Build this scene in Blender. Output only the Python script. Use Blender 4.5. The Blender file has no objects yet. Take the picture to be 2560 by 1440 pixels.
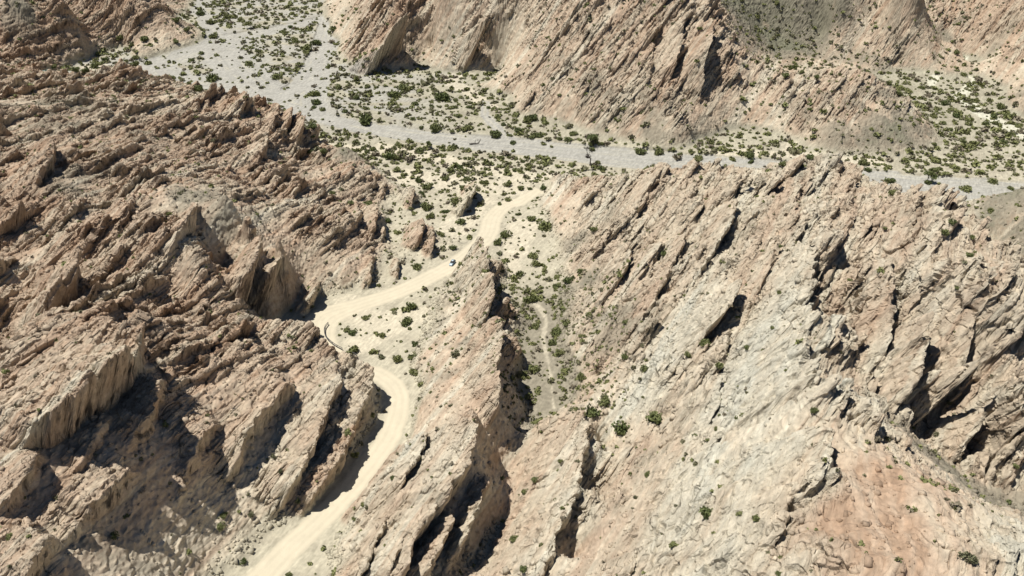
import bpy, math, random
import numpy as np
from concurrent.futures import ThreadPoolExecutor
from mathutils import Vector
R = math.radians
sc = bpy.context.scene
COL = sc.collection
# ------------------------------------------------------------------ camera
CAMH, PITCH, FOC = 209.0, R(33.0), 2217.0
cd = bpy.data.cameras.new('camera'); cam = bpy.data.objects.new('camera', cd); COL.objects.link(cam)
cam.location = (0, 0, CAMH); cam.rotation_euler = (R(90) - PITCH, 0, 0)
cd.sensor_width = 36; cd.lens = 36 * FOC / 2560; cd.clip_start = 1; cd.clip_end = 6000
sc.camera = cam
# ------------------------------------------------------------------ sky, sun, exposure
SUN = Vector((-0.43, 0.02, 1.14)).normalized()
w = bpy.data.worlds.new('World'); sc.world = w; w.use_nodes = True
nt = w.node_tree; bg = nt.nodes['Background']
sky = nt.nodes.new('ShaderNodeTexSky'); sky.sky_type = 'NISHITA'; sky.sun_disc = False
sky.sun_elevation = math.asin(SUN.z); sky.sun_rotation = math.atan2(SUN.x, SUN.y); sky.altitude = 1800
nt.links.new(sky.outputs[0], bg.inputs[0]); bg.inputs[1].default_value = 0.05
sd = bpy.data.lights.new('sun', 'SUN'); sun = bpy.data.objects.new('sun', sd); COL.objects.link(sun)
sd.energy = 5.0; sd.angle = R(0.5); sd.color = (1.0, 0.95, 0.87)
sun.rotation_euler = SUN.to_track_quat('Z', 'Y').to_euler(); sun.location = (-200, 150, 400)
sc.view_settings.view_transform = 'Standard'; sc.view_settings.look = 'None'
sc.view_settings.exposure = 0.11; sc.view_settings.gamma = 1
try:
    sc.cycles.use_denoising = False if False else sc.cycles.use_denoising
    sc.cycles.max_bounces = 3; sc.cycles.diffuse_bounces = 1
except Exception: pass
Q = 1.0                                                            # grid quality
# ------------------------------------------------------------------ projection
CP, SP = math.cos(PITCH), math.sin(PITCH)
def W(px, py, z):
    """where the sight line through a picture point meets the level z"""
    dx, dy = (px - 1280) / FOC, (720 - py) / FOC
    fy, dz = CP + dy * SP, -SP + dy * CP
    t = (z - CAMH) / dz
    return np.array((dx * t, fy * t, z))
def PIX(P):
    q = P - np.array((0, 0, CAMH))
    f = q[..., 1] * CP - q[..., 2] * SP; u = q[..., 1] * SP + q[..., 2] * CP
    return 1280 + FOC * q[..., 0] / f, 720 - FOC * u / f, f
def floor_z(y): return np.clip((400 - y) * 0.035, 0, 9)
def WF(px, py):                                                    # on the valley floor
    z = 0.0
    for _ in range(4): z = float(floor_z(W(px, py, z)[1]))
    return W(px, py, z)
# ------------------------------------------------------------------ bedding frame of the tilted strata
PHI, DIP = R(25), R(63)
STR = np.array((math.sin(PHI), math.cos(PHI), 0))
UPD = np.array((math.cos(PHI) * math.cos(DIP), -math.sin(PHI) * math.cos(DIP), math.sin(DIP)))
NRM = np.cross(STR, UPD)                                           # u axis: across the beds
if NRM[0] < 0: NRM = -NRM
# ------------------------------------------------------------------ noise
rng = np.random.default_rng(7)
G2 = rng.uniform(0, 2 * np.pi, (256, 256)); G2X = np.cos(G2).astype(np.float32); G2Y = np.sin(G2).astype(np.float32)
V3 = rng.uniform(-1, 1, (64, 64, 64)).astype(np.float32).ravel()
V1 = rng.uniform(0, 1, (512, 512)).astype(np.float32)
def fade(t): return t * t * t * (t * (t * 6 - 15) + 10)
def n2(x, y, s=0):
    x = x + s * 17.31; y = y + s * 31.77
    xi = np.floor(x); yi = np.floor(y); fx = (x - xi).astype(np.float32); fy = (y - yi).astype(np.float32)
    xi = xi.astype(np.int64) & 255; yi = yi.astype(np.int64) & 255; x1 = (xi + 1) & 255; y1 = (yi + 1) & 255
    a = G2X[xi, yi] * fx + G2Y[xi, yi] * fy; b = G2X[x1, yi] * (fx - 1) + G2Y[x1, yi] * fy
    c = G2X[xi, y1] * fx + G2Y[xi, y1] * (fy - 1); d = G2X[x1, y1] * (fx - 1) + G2Y[x1, y1] * (fy - 1)
    u, v = fade(fx), fade(fy)
    a = a + (b - a) * u; c = c + (d - c) * u
    return (a + (c - a) * v) * 1.45
def fbm(x, y, s=0, o=4, g=.5):
    t = 0; A = 1; S = 0
    for i in range(o):
        t = t + A * n2(x, y, s + i * 3.7); S += A; A *= g; x = x * 2.03; y = y * 2.03
    return t / S
def n3(x, y, z, s=0):
    x = x + s * 7.3; y = y + s * 3.9; z = z + s * 5.1
    xi = np.floor(x); yi = np.floor(y); zi = np.floor(z)
    fx = (x - xi).astype(np.float32); fy = (y - yi).astype(np.float32); fz = (z - zi).astype(np.float32)
    xi = xi.astype(np.int64) & 63; yi = yi.astype(np.int64) & 63; zi = zi.astype(np.int64) & 63
    X1 = ((xi + 1) & 63) << 12; Y1 = ((yi + 1) & 63) << 6; Z1 = (zi + 1) & 63; xi = xi << 12; yi = yi << 6
    u = fx * fx * (3 - 2 * fx); v = fy * fy * (3 - 2 * fy); w_ = fz * fz * (3 - 2 * fz)
    def L(a, b, t): return a + (b - a) * t
    p = L(L(V3[xi + yi + zi], V3[X1 + yi + zi], u), L(V3[xi + Y1 + zi], V3[X1 + Y1 + zi], u), v)
    q = L(L(V3[xi + yi + Z1], V3[X1 + yi + Z1], u), L(V3[xi + Y1 + Z1], V3[X1 + Y1 + Z1], u), v)
    return L(p, q, w_)
def fract(u, s, t, cu, cs, ct, sd):
    """broken joint blocks: one random level per block, with warped faces"""
    w1 = .45 * n3(u / cu * .7, s / cs * .7, t / ct * .7, sd + 5)
    i = np.floor(u / cu + w1 + sd * 3.1).astype(np.int64) & 63; j = np.floor(s / cs + w1 * 1.3 + i * .37).astype(np.int64) & 63; k = np.floor(t / ct - w1 + j * .61).astype(np.int64) & 63
    return V3[(i << 12) + (j << 6) + k]
def sst(a, b, x):
    t = np.clip((x - a) / (b - a), 0, 1); return t * t * (3 - 2 * t)
def row_noise(k, t, s=0):
    """smooth noise along t, independent for every integer k"""
    t = t + s * 13.7; ti = np.floor(t); f = (t - ti).astype(np.float32); ti = ti.astype(np.int64) & 511
    k = (k.astype(np.int64) * 37 + s * 101) & 511
    f = f * f * (3 - 2 * f)
    a = V1[k, ti]; b = V1[k, (ti + 1) & 511]
    return a + (b - a) * f
# ------------------------------------------------------------------ relief: measured points (picture x, y, height, ruggedness m, tone, scree)
# tone 0 red brown .. .5 tan cream .. 1 chalk white ; scree 0 rock .. 1 grey green rubble
HP = {}
HP['far'] = """1000 0 40 9 .35 .1;1100 0 42 9 .35 .1;1250 0 45 7 .45 .1;1400 0 50 7 .5 .3;1550 0 55 8 .45 .3;1700 0 58 8 .45 .3;1780 10 54 8 .4 .2
1400 150 24 7 .5 .35;1650 200 24 7 .45 .4;1650 100 40 9 .4 .3;1800 120 38 9 .4 .2;1850 140 30 7 .45 .2;1890 170 20 5 .5 .3
930 60 22 9 .35 .1;900 110 10 7 .4 .1;1200 90 22 8 .4 .1;1090 100 14 5 .45 .6;1060 150 3 3 .5 .7;1550 300 9 5 .5 .7;1700 300 12 6 .5 .6;1640 350 4 2 .5 .9;1270 210 6 5 .5 .2;1350 230 12 7 .5 .3;1450 250 13 6 .5 .5
1300 -150 70 8 .5 .3;1600 -150 80 8 .5 .3;1000 -120 55 8 .5 .2;1760 330 3 1 .5 .9"""
HP['lowhill'] = """1960 190 20 4 .55 .4;2060 200 22 4 .55 .4;2110 170 28 4 .6 .5;2170 185 26 4 .55 .5;2230 250 17 3 .55 .7;2290 320 8 1 .5 1;2000 280 12 5 .5 .4;2120 260 18 5 .5 .4;2200 330 9 1.5 .5 1;2100 340 8 1.5 .5 1;1920 240 14 5 .5 .3"""
HP['greenslope'] = """1950 0 38 0.3 .4 1.3;1850 20 36 0.3 .4 1.3;2100 0 40 0.3 .45 1.2;2050 80 18 0.3 .4 1.3;1950 100 14 0.3 .4 1.3;1900 60 24 0.3 .4 1.3;2000 -150 75 3 .5 1;2300 -150 80 3 .5 1"""
HP['eastridge'] = """2160 110 14 5 .45 .3;2200 60 23 5 .45 .3;2250 0 36 6 .45 .2;2350 50 20 5 .4 .4;2240 130 10 4 .45 .7;2300 60 26 5 .45 .4;2350 100 12 2 .45 .8;2180 150 7 2 .5 .8"""
HP['eastcliff'] = """2500 50 26 7 .4 .1;2560 0 40 7 .4 .1;2450 0 29 7 .4 .1;2380 20 20 6 .4 .2;2560 120 20 6 .4 .3;2500 120 10 4 .45 .6;2700 0 48 6 .4 .2;2600 -150 70 6 .4 .2;2560 240 8 2 .45 .8;2620 220 20 3 .4 .8"""
HP['greyspur'] = """2560 470 17 0.3 .45 1.2;2440 560 7 0.3 .45 1.2;2560 560 18 0.3 .45 1.2;2520 620 12 0.3 .5 1;2640 520 30 2 .5 1;2530 690 22 3 .55 .6;2600 760 40 4 .55 .5"""
HP['right'] = """2150 1330 81 .3 .02 0;2250 1340 81.5 .3 .02 0;2160 1200 75.5 .3 .03 0;2130 1420 84 .5 .05 0;2270 1420 84.5 .3 .02 0;2230 1270 79 .3 .03 0;1400 445 4 6.12 0.66 .1;1470 470 7 6.12 0.66 .1;1560 459 18 7.14 0.61 .1;1620 429 26 7.14 0.61 .1;1700 429 30 7.14 0.61 .1;1790 454 33 7.14 0.61 .2;1940 439 41 7.14 0.61 .2;2080 397 52 5.71 0.61 .5;2180 479 49 7.14 0.61 .2;2300 507 66 9.76 0.56 .1;2320 582 70 11 0.56 .1;2440 638 72 8.16 0.56 .1;2480 705 74 9.18 0.56 .1;2500 750 73 10.2 0.56 .1;2560 930 68 12.2 0.56 .1
1420 520 8 2 0.66 .2;1500 500 15 8.16 0.66 .1;1350 500 3 1 0.66 .3;1450 600 9 6.12 0.62 0.75;1550 600 19 10.2 0.66 .2;1700 500 30 10.2 0.61 .1;1900 500 44 10.2 0.61 .1;2080 500 53 10.2 0.61 .2;1450 700 8 2 0.62 0.75;1550 700 17 8.16 0.66 .3;1700 700 32 12.2 0.61 .1;1900 700 48 10.2 0.66 .1;2050 640 60 8.16 0.66 .1;2100 700 52 8.16 0.76 .1;2350 720 66 12.2 0.56 .1;1420 850 8 2 0.62 0.75;1550 850 18 8.16 0.62 0.75;1750 850 36 8.16 0.81 .1;1950 850 54 6.12 1 .0;2040 800 65 8.16 0.96 .0;2150 880 47 8.16 0.61 .1;2280 900 49 12.2 0.51 .1;2400 950 50 14.3 0.46 .1;1450 1000 12 2 0.6 0.7;1600 1000 25 6.12 0.86 .2;1800 1000 44 6.12 0.96 .1;1950 1000 58 6.12 1 0;2050 1000 73 8.16 1 0;2110 1100 72 2 0.66 0;2180 1020 49 8.16 0.61 .3;2300 1000 44 10.2 0.56 .2;2450 1110 43 10.2 0.61 .3;2560 1150 41 8.16 0.66 .4
1550 1150 22 2 0.65 0.6;1700 1200 40 6.12 0.91 .1;1900 1200 60 8.16 0.96 0;2060 1200 76 8.16 1 0;2200 1220 76 1 .02 0;2320 1260 80 2 0.46 0;2500 1400 84 6.12 1 0;2330 1150 46 0.8 0.56 1;2450 1250 44 0.5 0.56 1.1;2560 1300 41 0.5 0.56 1.1;2560 1360 78 6.12 0.96 0;2400 1400 86 2 0.66 0;2200 1440 86 1 .02 0;2000 1440 76 8.16 1 0;1800 1440 58 8.16 0.91 .1;1600 1440 40 8.16 0.76 .3;1700 1330 48 6.12 0.86 .3;1500 1330 24 6.12 0.66 .6"""
HP['spire'] = """1170 740 9 1.2 .6 .5;1190 800 11 1.5 .6 .4;1100 950 12 1 .62 .45;1080 850 8 .8 .62 .6;1180 600 7 4 .45 0;1230 660 9 5 .4 0;1250 770 12 6 .45 0;1262 850 16 6 .45 0;1240 940 22 5 .45 0;1215 1000 27 5 .5 0;1195 1050 34 5 .55 0;1130 700 6 1 0.62 0.55;1100 800 7 1 0.62 0.55;1050 900 8 1 0.62 0.55;1150 850 11 1.5 0.6 0.4;1160 960 16 2 0.6 0.2;1050 1000 11 1 0.62 0.55;1100 1100 25 3 .7 0;1100 1200 26 3 .75 0;1000 1200 19 2 .8 0;1000 1440 19 3 .6 0;900 1440 12 2 .75 0;1150 1300 19 3 .6 0;1050 1320 21 3 .65 0;860 1360 11 2 .75 0;1190 1180 25 3 .6 0;1210 1110 26 3 .5 0;1195 1340 11 2 .5 .1;1160 1400 10 2 .5 .1
1250 1170 12 1 .45 .1;1240 1300 10 1 .45 .1;1290 1130 13 2 .55 .1;1290 1080 9 2 .5 .2;1150 1440 14 3 .5 .3"""
HP['blade'] = """1400 1030 18 3 .8 0;1440 1020 22 3 .9 0;1465 1070 22 4 .6 0;1460 1150 22 4 .7 0;1440 1250 22 4 .6 0;1380 1400 20 4 .5 .1;1350 1150 15 3 .6 .1;1320 1280 14 3 .6 .4;1270 1400 14 2 .55 .5;1500 1120 14 1 .5 .2;1490 1230 13 1 .5 .4;1440 1400 14 2 .5 .5;1380 1500 20 3 .5 .3"""
HP['northwest'] = """0 0 42 7 .3 .6;150 0 40 9 .2 .1;300 0 32 9 .2 .1;400 15 12 7 .3 .1;300 100 5 6 .3 .1;250 110 6 6 .3 .1;0 60 34 6 .3 .8;150 60 26 9 .2 .1;0 120 20 8 .2 .1;230 80 14 7 .25 .1;100 110 8 2 .35 .9;60 20 40 3 .35 1.2;140 150 6 5 .3 .1;0 170 22 9 .25 0;60 150 14 8 .25 0;90 190 9 7 .25 0;0 -150 80 8 .3 .3;300 -120 60 8 .3 .3"""
HP['knoll'] = """350 120 6 2 .6 .1;375 110 5 2 .6 .1"""
HP['left'] = """740 750 5 .5 .55 .5;680 740 9 .8 .55 .5;640 785 9 .8 .55 .5;800 730 5 .8 .55 .4;290 177 24 7 0.39 .1;380 202 15 5 0.49 .1;430 212 7 5 0.54 .1;200 197 20 6 0.39 .1;100 245 26 7 0.34 .1;0 245 34 7 0.34 .1;0 280 46 6 0.39 .6;150 270 40 5 0.44 .8;250 260 34 8 0.39 .1;370 260 26 8 0.39 .2
440 273 18 8 0.34 0;520 268 22 9 0.34 0;590 253 26 9 0.34 0;640 278 22 8 0.34 .1;720 293 20 9 0.29 0;758 328 14 8 0.29 0;760 330 12 8 0.34 0;765 390 8 8 0.39 0;760 420 8 5 0.39 .4;800 390 12 3 0.49 .5;860 375 15 1 0.54 .9;890 385 12 2 0.54 .6;900 430 14 6 0.39 0;940 480 4 5 0.39 0;830 430 14 7 0.39 .1
0 400 52 9 0.29 .1;150 380 50 9 0.34 .1;300 330 45 6 0.44 .5;450 350 38 9 0.39 .2;600 350 32 10 0.34 0;700 350 24 9 0.34 0;0 500 50 8 0.29 .2;200 450 52 5 0.49 .8;350 480 48 9 0.34 .1;500 500 51 2 0.54 .7;570 510 52 2 0.59 .9;640 560 45 9 0.29 0;700 620 30 8 0.29 0;650 450 30 9 0.29 0;750 480 20 8 0.34 0;850 480 12 6 0.39 .3;850 560 14 6 0.44 .2;950 540 4 4 0.44 .2;960 640 3 3 0.44 .2;920 590 9 6 0.39 .1
780 560 22 7 0.39 .1;870 680 9 3 0.49 .3;760 700 9 1.5 0.55 0.4;940 700 3 2 0.49 .2;1060 600 4 6 0.39 .1;1040 570 6 6 0.39 .1;1010 650 3 3 0.44 .2;700 780 5 0.5 0.55 0.5;600 760 15 1.5 0.5 0.4;700 830 5 2 0.49 .6;560 700 31 9 0.29 0;480 620 50 2 0.54 .7;400 600 50 9 0.29 0;200 600 48 10 0.29 0;0 620 44 10 0.29 0;0 760 36 10 0.29 0;100 760 34 8 0.34 .1;300 720 42 9 0.34 .1;450 700 40 3 0.39 .2;450 780 34 8 0.29 .1;30 880 24 5 0.44 .1;560 800 28 5 0.39 .2;1020 485 5 5 0.69 0;990 495 2 2 0.69 .1"""
HP['front'] = """0 960 58 7 .4 0;100 860 62 8 .35 0;200 790 60 8 .3 0;350 800 54 9 .3 0;440 840 44 8 .3 0;520 790 36 9 .3 0;570 830 33 8 .35 0;380 900 44 8 .3 0;300 880 54 8 .3 0;330 960 46 2 .45 .2
250 970 50 1 .45 .1;150 1100 50 1 .45 .1;50 1200 52 2 .45 .1;0 1100 54 5 .35 0;0 1320 50 2 .55 .3;100 1400 44 3 .45 .1;300 1300 33 2 .5 .3;300 1150 43 2 .45 .2;400 1000 42 4 .35 0;500 1130 30 2 .45 .1;450 1290 23 1.5 .5 .3;350 1420 26 2 .55 .3;550 1350 12 1 .55 .4;620 1290 12 1 .55 .4;500 1440 11 1 .6 .3;650 900 32 7 .4 0;760 815 26 5 .55 0;790 850 23 6 .5 0;860 905 19 4 .45 0;915 905 15 3 .45 0;800 950 22 3 .5 0;700 1000 25 3 .45 0;700 1150 15 2 .45 .1;830 1060 16 2 .45 0;780 1220 10 2 .45 0;700 1300 9 1 .45 .1;600 1400 10 1 .55 .4;900 1000 13 2 .4 0;880 1080 10 2 .4 0;200 1250 42 2 .45 0;400 1170 35 2 .4 0;620 1150 21 2 .45 .1;560 1200 20 1.5 .5 .3
0 1440 44 3 .5 .1;200 1500 34 2 .55 .2;500 1600 12 1 .5 .3;250 1370 36 2 .55 .4;780 1130 12 2 .45 0"""
FLAT = """480 40;700 30;560 120;700 180;480 130;470 200;640 240;830 230;900 290;1000 230;1100 230;1190 215 2;1200 300;1000 340;1300 340;1400 360;1500 380;1700 395;1900 405;2300 450;2500 480;2400 440;2560 430;2450 350;2350 300;2250 200;2300 190;2450 300;2540 330;2410 150;2330 230;2480 220;2560 300;2400 130 6;2360 180 3;1000 400;1100 430;1200 430;1300 440;1460 425;830 330;790 350;1000 440;950 410;1100 500;1250 480;1330 560;1300 640;1230 560;1120 650;1000 730;880 770;1000 770;960 800;900 830;990 850;1120 560;1080 520;1000 530;990 590;1050 700;990 690;280 130;200 165;240 140;300 160;420 60;440 150;400 150;560 30;800 60;830 110;780 0;820 170;870 200;1060 190;1150 190;1250 250;1400 320;1530 360;1650 390;1760 350;1850 330;1960 360;2150 400;2350 400;2240 420;1950 185 5;2060 165 5;1900 190 4;2130 130 8;2380 560;2400 600;2460 610;1310 700;1310 760;1340 850;1330 900;1320 960;1350 1000;1370 1040;1290 600;990 990;960 1100;900 1200;820 1280;720 1370;640 1440;560 1520;980 920;870 880;820 830;760 790;900 740;1060 690;1170 580;500 -60;800 -80;650 -200;1250 160 4"""
ctl = []
gnames = list(HP)
for gi, g in enumerate(gnames):
    for rec in HP[g].replace('\n', ';').split(';'):
        v = [float(t) for t in rec.split()]
        p = W(v[0], v[1], v[2]); ctl.append((p[0], p[1], v[2], v[3], v[4], v[5], gi))
NH = len(ctl)
for rec in FLAT.split(';'):
    v = [float(t) for t in rec.split()]
    p = W(v[0], v[1], v[2]) if len(v) > 2 else WF(v[0], v[1])
    ctl.append((p[0], p[1], (v[2] if len(v) > 2 else p[2] - 4), 0, .6, .3, -1))
for x in range(-1400, 1401, 350):
    for y in (1000, 1400, 2000): ctl.append((x, y, 60 + 30 * math.sin(x * .01 + y), 6, .4, .4, 0))
for x, z in ((-260, 50), (-180, 40), (-80, 10), (0, 25), (90, 80), (180, 70), (300, 60)): ctl.append((x, 20, z, 4, .5, .3, 10 if x < 0 else 6))
for x, y, z in ((-420, 300, 60), (-520, 450, 60), (-600, 700, 60), (380, 200, 60), (450, 330, 50), (560, 560, 50), (650, 800, 60), (-330, 120, 60)): ctl.append((x, y, z, 7, .4, .3, 9 if x < 0 else 4))
ctl = np.array(ctl)
def rbf_solve(P, V, sm):
    d = np.sqrt(((P[:, None] - P[None]) ** 2).sum(-1)); n = len(P)
    A = np.zeros((n + 3, n + 3)); A[:n, :n] = -d - sm * np.eye(n); A[:n, n] = 1; A[:n, n + 1:n + 3] = P / 100; A[n:, :n] = A[:n, n:].T
    return np.linalg.solve(A, np.concatenate([V, np.zeros((3, V.shape[1]))]))
GX0, GY0, GS = -1500.0, -20.0, 4.0
gx = np.arange(GX0, 1501, GS); gy = np.arange(GY0, 2101, GS)
Pc = ctl[:, :2]
sol_z = rbf_solve(Pc, ctl[:, 2:3], 0.0 + 1.2)
GRID = np.zeros((len(gx), len(gy), 5), np.float32)
yy = gy
for i, X in enumerate(gx):
    # only the part of the country around the view is interpolated closely
    d = np.sqrt((X - Pc[:, 0])[None] ** 2 + (yy[:, None] - Pc[None, :, 1]) ** 2)
    GRID[i, :, 0] = (-d @ sol_z[:-3] + sol_z[-3] + sol_z[-2] * X / 100 + sol_z[-1] * yy[:, None] / 100)[:, 0]
    wgt = 1 / (d ** 3 + 60)
    wgt /= wgt.sum(1, keepdims=True)
    GRID[i, :, 1:4] = wgt @ ctl[:, 3:6]
    GRID[i, :, 4] = ctl[np.argmin(d, 1), 6]
def cubic(t):
    return (-.5 * t ** 3 + t ** 2 - .5 * t, 1.5 * t ** 3 - 2.5 * t ** 2 + 1, -1.5 * t ** 3 + 2 * t ** 2 + .5 * t, .5 * t ** 3 - .5 * t ** 2)
def samp(x, y, c, cub=False):
    u = np.clip((x - GX0) / GS, 1, len(gx) - 3.001); v = np.clip((y - GY0) / GS, 1, len(gy) - 3.001)
    i = u.astype(np.int64); j = v.astype(np.int64); fu = (u - i).astype(np.float32); fv = (v - j).astype(np.float32)
    g = GRID[:, :, c]
    if not cub:
        a = g[i, j] * (1 - fu) + g[i + 1, j] * fu; b = g[i, j + 1] * (1 - fu) + g[i + 1, j + 1] * fu
        return a * (1 - fv) + b * fv
    cu, cv = cubic(fu), cubic(fv); t = 0
    for a in range(4):
        r = 0
        for b in range(4): r = r + g[i + a - 1, j + b - 1] * cv[b]
        t = t + r * cu[a]
    return t
# ------------------------------------------------------------------ strokes on the floor (road, gravel, sand)
def stroke(s):
    out = []
    for rec in s.split(';'):
        v = [float(t) for t in rec.split()]
        p = WF(v[0], v[1]); out.append((p[0], p[1], v[2]))
    return np.array(out)
def smooth_line(a, n=6):
    out = []
    for i in range(len(a) - 1):
        p0, p1, p2, p3 = a[max(i - 1, 0)], a[i], a[i + 1], a[min(i + 2, len(a) - 1)]
        for k in range(n):
            t = k / n
            out.append(.5 * (2 * p1 + (p2 - p0) * t + (2 * p0 - 5 * p1 + 4 * p2 - p3) * t * t + (3 * p1 - p0 - 3 * p2 + p3) * t ** 3))
    out.append(a[-1]); return np.array(out)
def dstroke(x, y, a):
    """signed distance (m) to the edge of a stroke of varying half width: negative inside"""
    best = np.full(np.shape(x), 1e9, np.float32)
    lo = a[:, :2].min(0) - 60; hi = a[:, :2].max(0) + 60
    m = (x > lo[0]) & (x < hi[0]) & (y > lo[1]) & (y < hi[1])
    if not m.any(): return best
    X, Y = x[m], y[m]; b = np.full(X.shape, 1e9)
    for i in range(len(a) - 1):
        ax, ay, aw = a[i]; bx, by, bw = a[i + 1]; L = (bx - ax) ** 2 + (by - ay) ** 2 + 1e-9
        t = np.clip(((X - ax) * (bx - ax) + (Y - ay) * (by - ay)) / L, 0, 1)
        b = np.minimum(b, np.hypot(X - ax - t * (bx - ax), Y - ay - t * (by - ay)) - (aw + (bw - aw) * t))
    best[m] = b; return best
ROAD = smooth_line(stroke("1340 478 2.89;1300 503 3.97;1262 515 4.33;1232 545 4.7;1222 580 4.7;1200 610 4.7;1150 652 4.7;1080 690 4.7;1000 728 4.7;900 762 5.06;820 790 6.94;798 825 6.71;806 858 5.38;838 892 4.93;890 922 3.75;945 935 3.75;985 965 3.67;998 1005 3.67;978 1080 3.85;940 1140 3.85;880 1215 3.93;800 1300 4.02;720 1375 4.2;640 1460 4.37;560 1540 4.37"))
RIVER = [stroke("640 250 9;770 285 7;900 315 8;1050 338 9;1200 355 11;1400 375 12;1560 393 13;1750 410 14;1950 425 14;2150 445 15;2300 465 15;2450 475 16;2700 500 16"),
         stroke("2300 520 12;2420 520 10;2560 500 9"),
         stroke("900 20 7;800 48 8;680 75 10;560 100 16;450 130 20;380 165 14;430 200 18;520 225 22;620 240 22;700 260 15"),
         stroke("820 60 8;810 110 9;790 160 10;770 210 14;740 250 20;790 290 9"),
         stroke("560 130 16;600 180 16;650 220 16"), stroke("480 0 6;520 60 6;560 100 8"),
         stroke("1000 0 4;1060 5 4;1120 -20 4"), stroke("1215 255 3;1212 290 3;1240 320 3.5;1270 345 4")]
SAND = [stroke("960 365 5;1050 388 6;1150 410 6;1300 440 7;1400 452 6"), stroke("1000 440 10;1100 450 9;1250 470 9;1330 480 6"), stroke("780 350 5;840 370 4;900 375 5;960 380 6"),
        stroke("1310 560 7;1290 620 6;1275 660 5;1268 700 3"), stroke("1200 500 8;1150 560 8;1100 610 7"), stroke("1060 780 5;1000 800 8;940 820 9;900 860 6"), stroke("870 760 6;900 790 6"),
        stroke("1180 170 7;1120 200 6;1180 235 5;1230 270 4"), stroke("230 165 8;330 175 7"), stroke("1800 380 5;2000 385 4;2200 410 4"), stroke("1990 350 4;1960 380 3")]
PATH = smooth_line(stroke("1268 735 1.1;1300 745 1.2;1345 765 1.1;1365 800 1.1;1358 850 1.1;1370 900 .9;1378 960 .8;1385 1020 .7"))
WASH = [stroke("2420 140 2.5;2380 165 3;2330 200 3;2330 215 2"), stroke("2380 170 2;2440 200 3;2400 240 4;2450 280 5;2540 330 6;2600 360 6"), stroke("1940 195 5;2010 205 5")]
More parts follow.
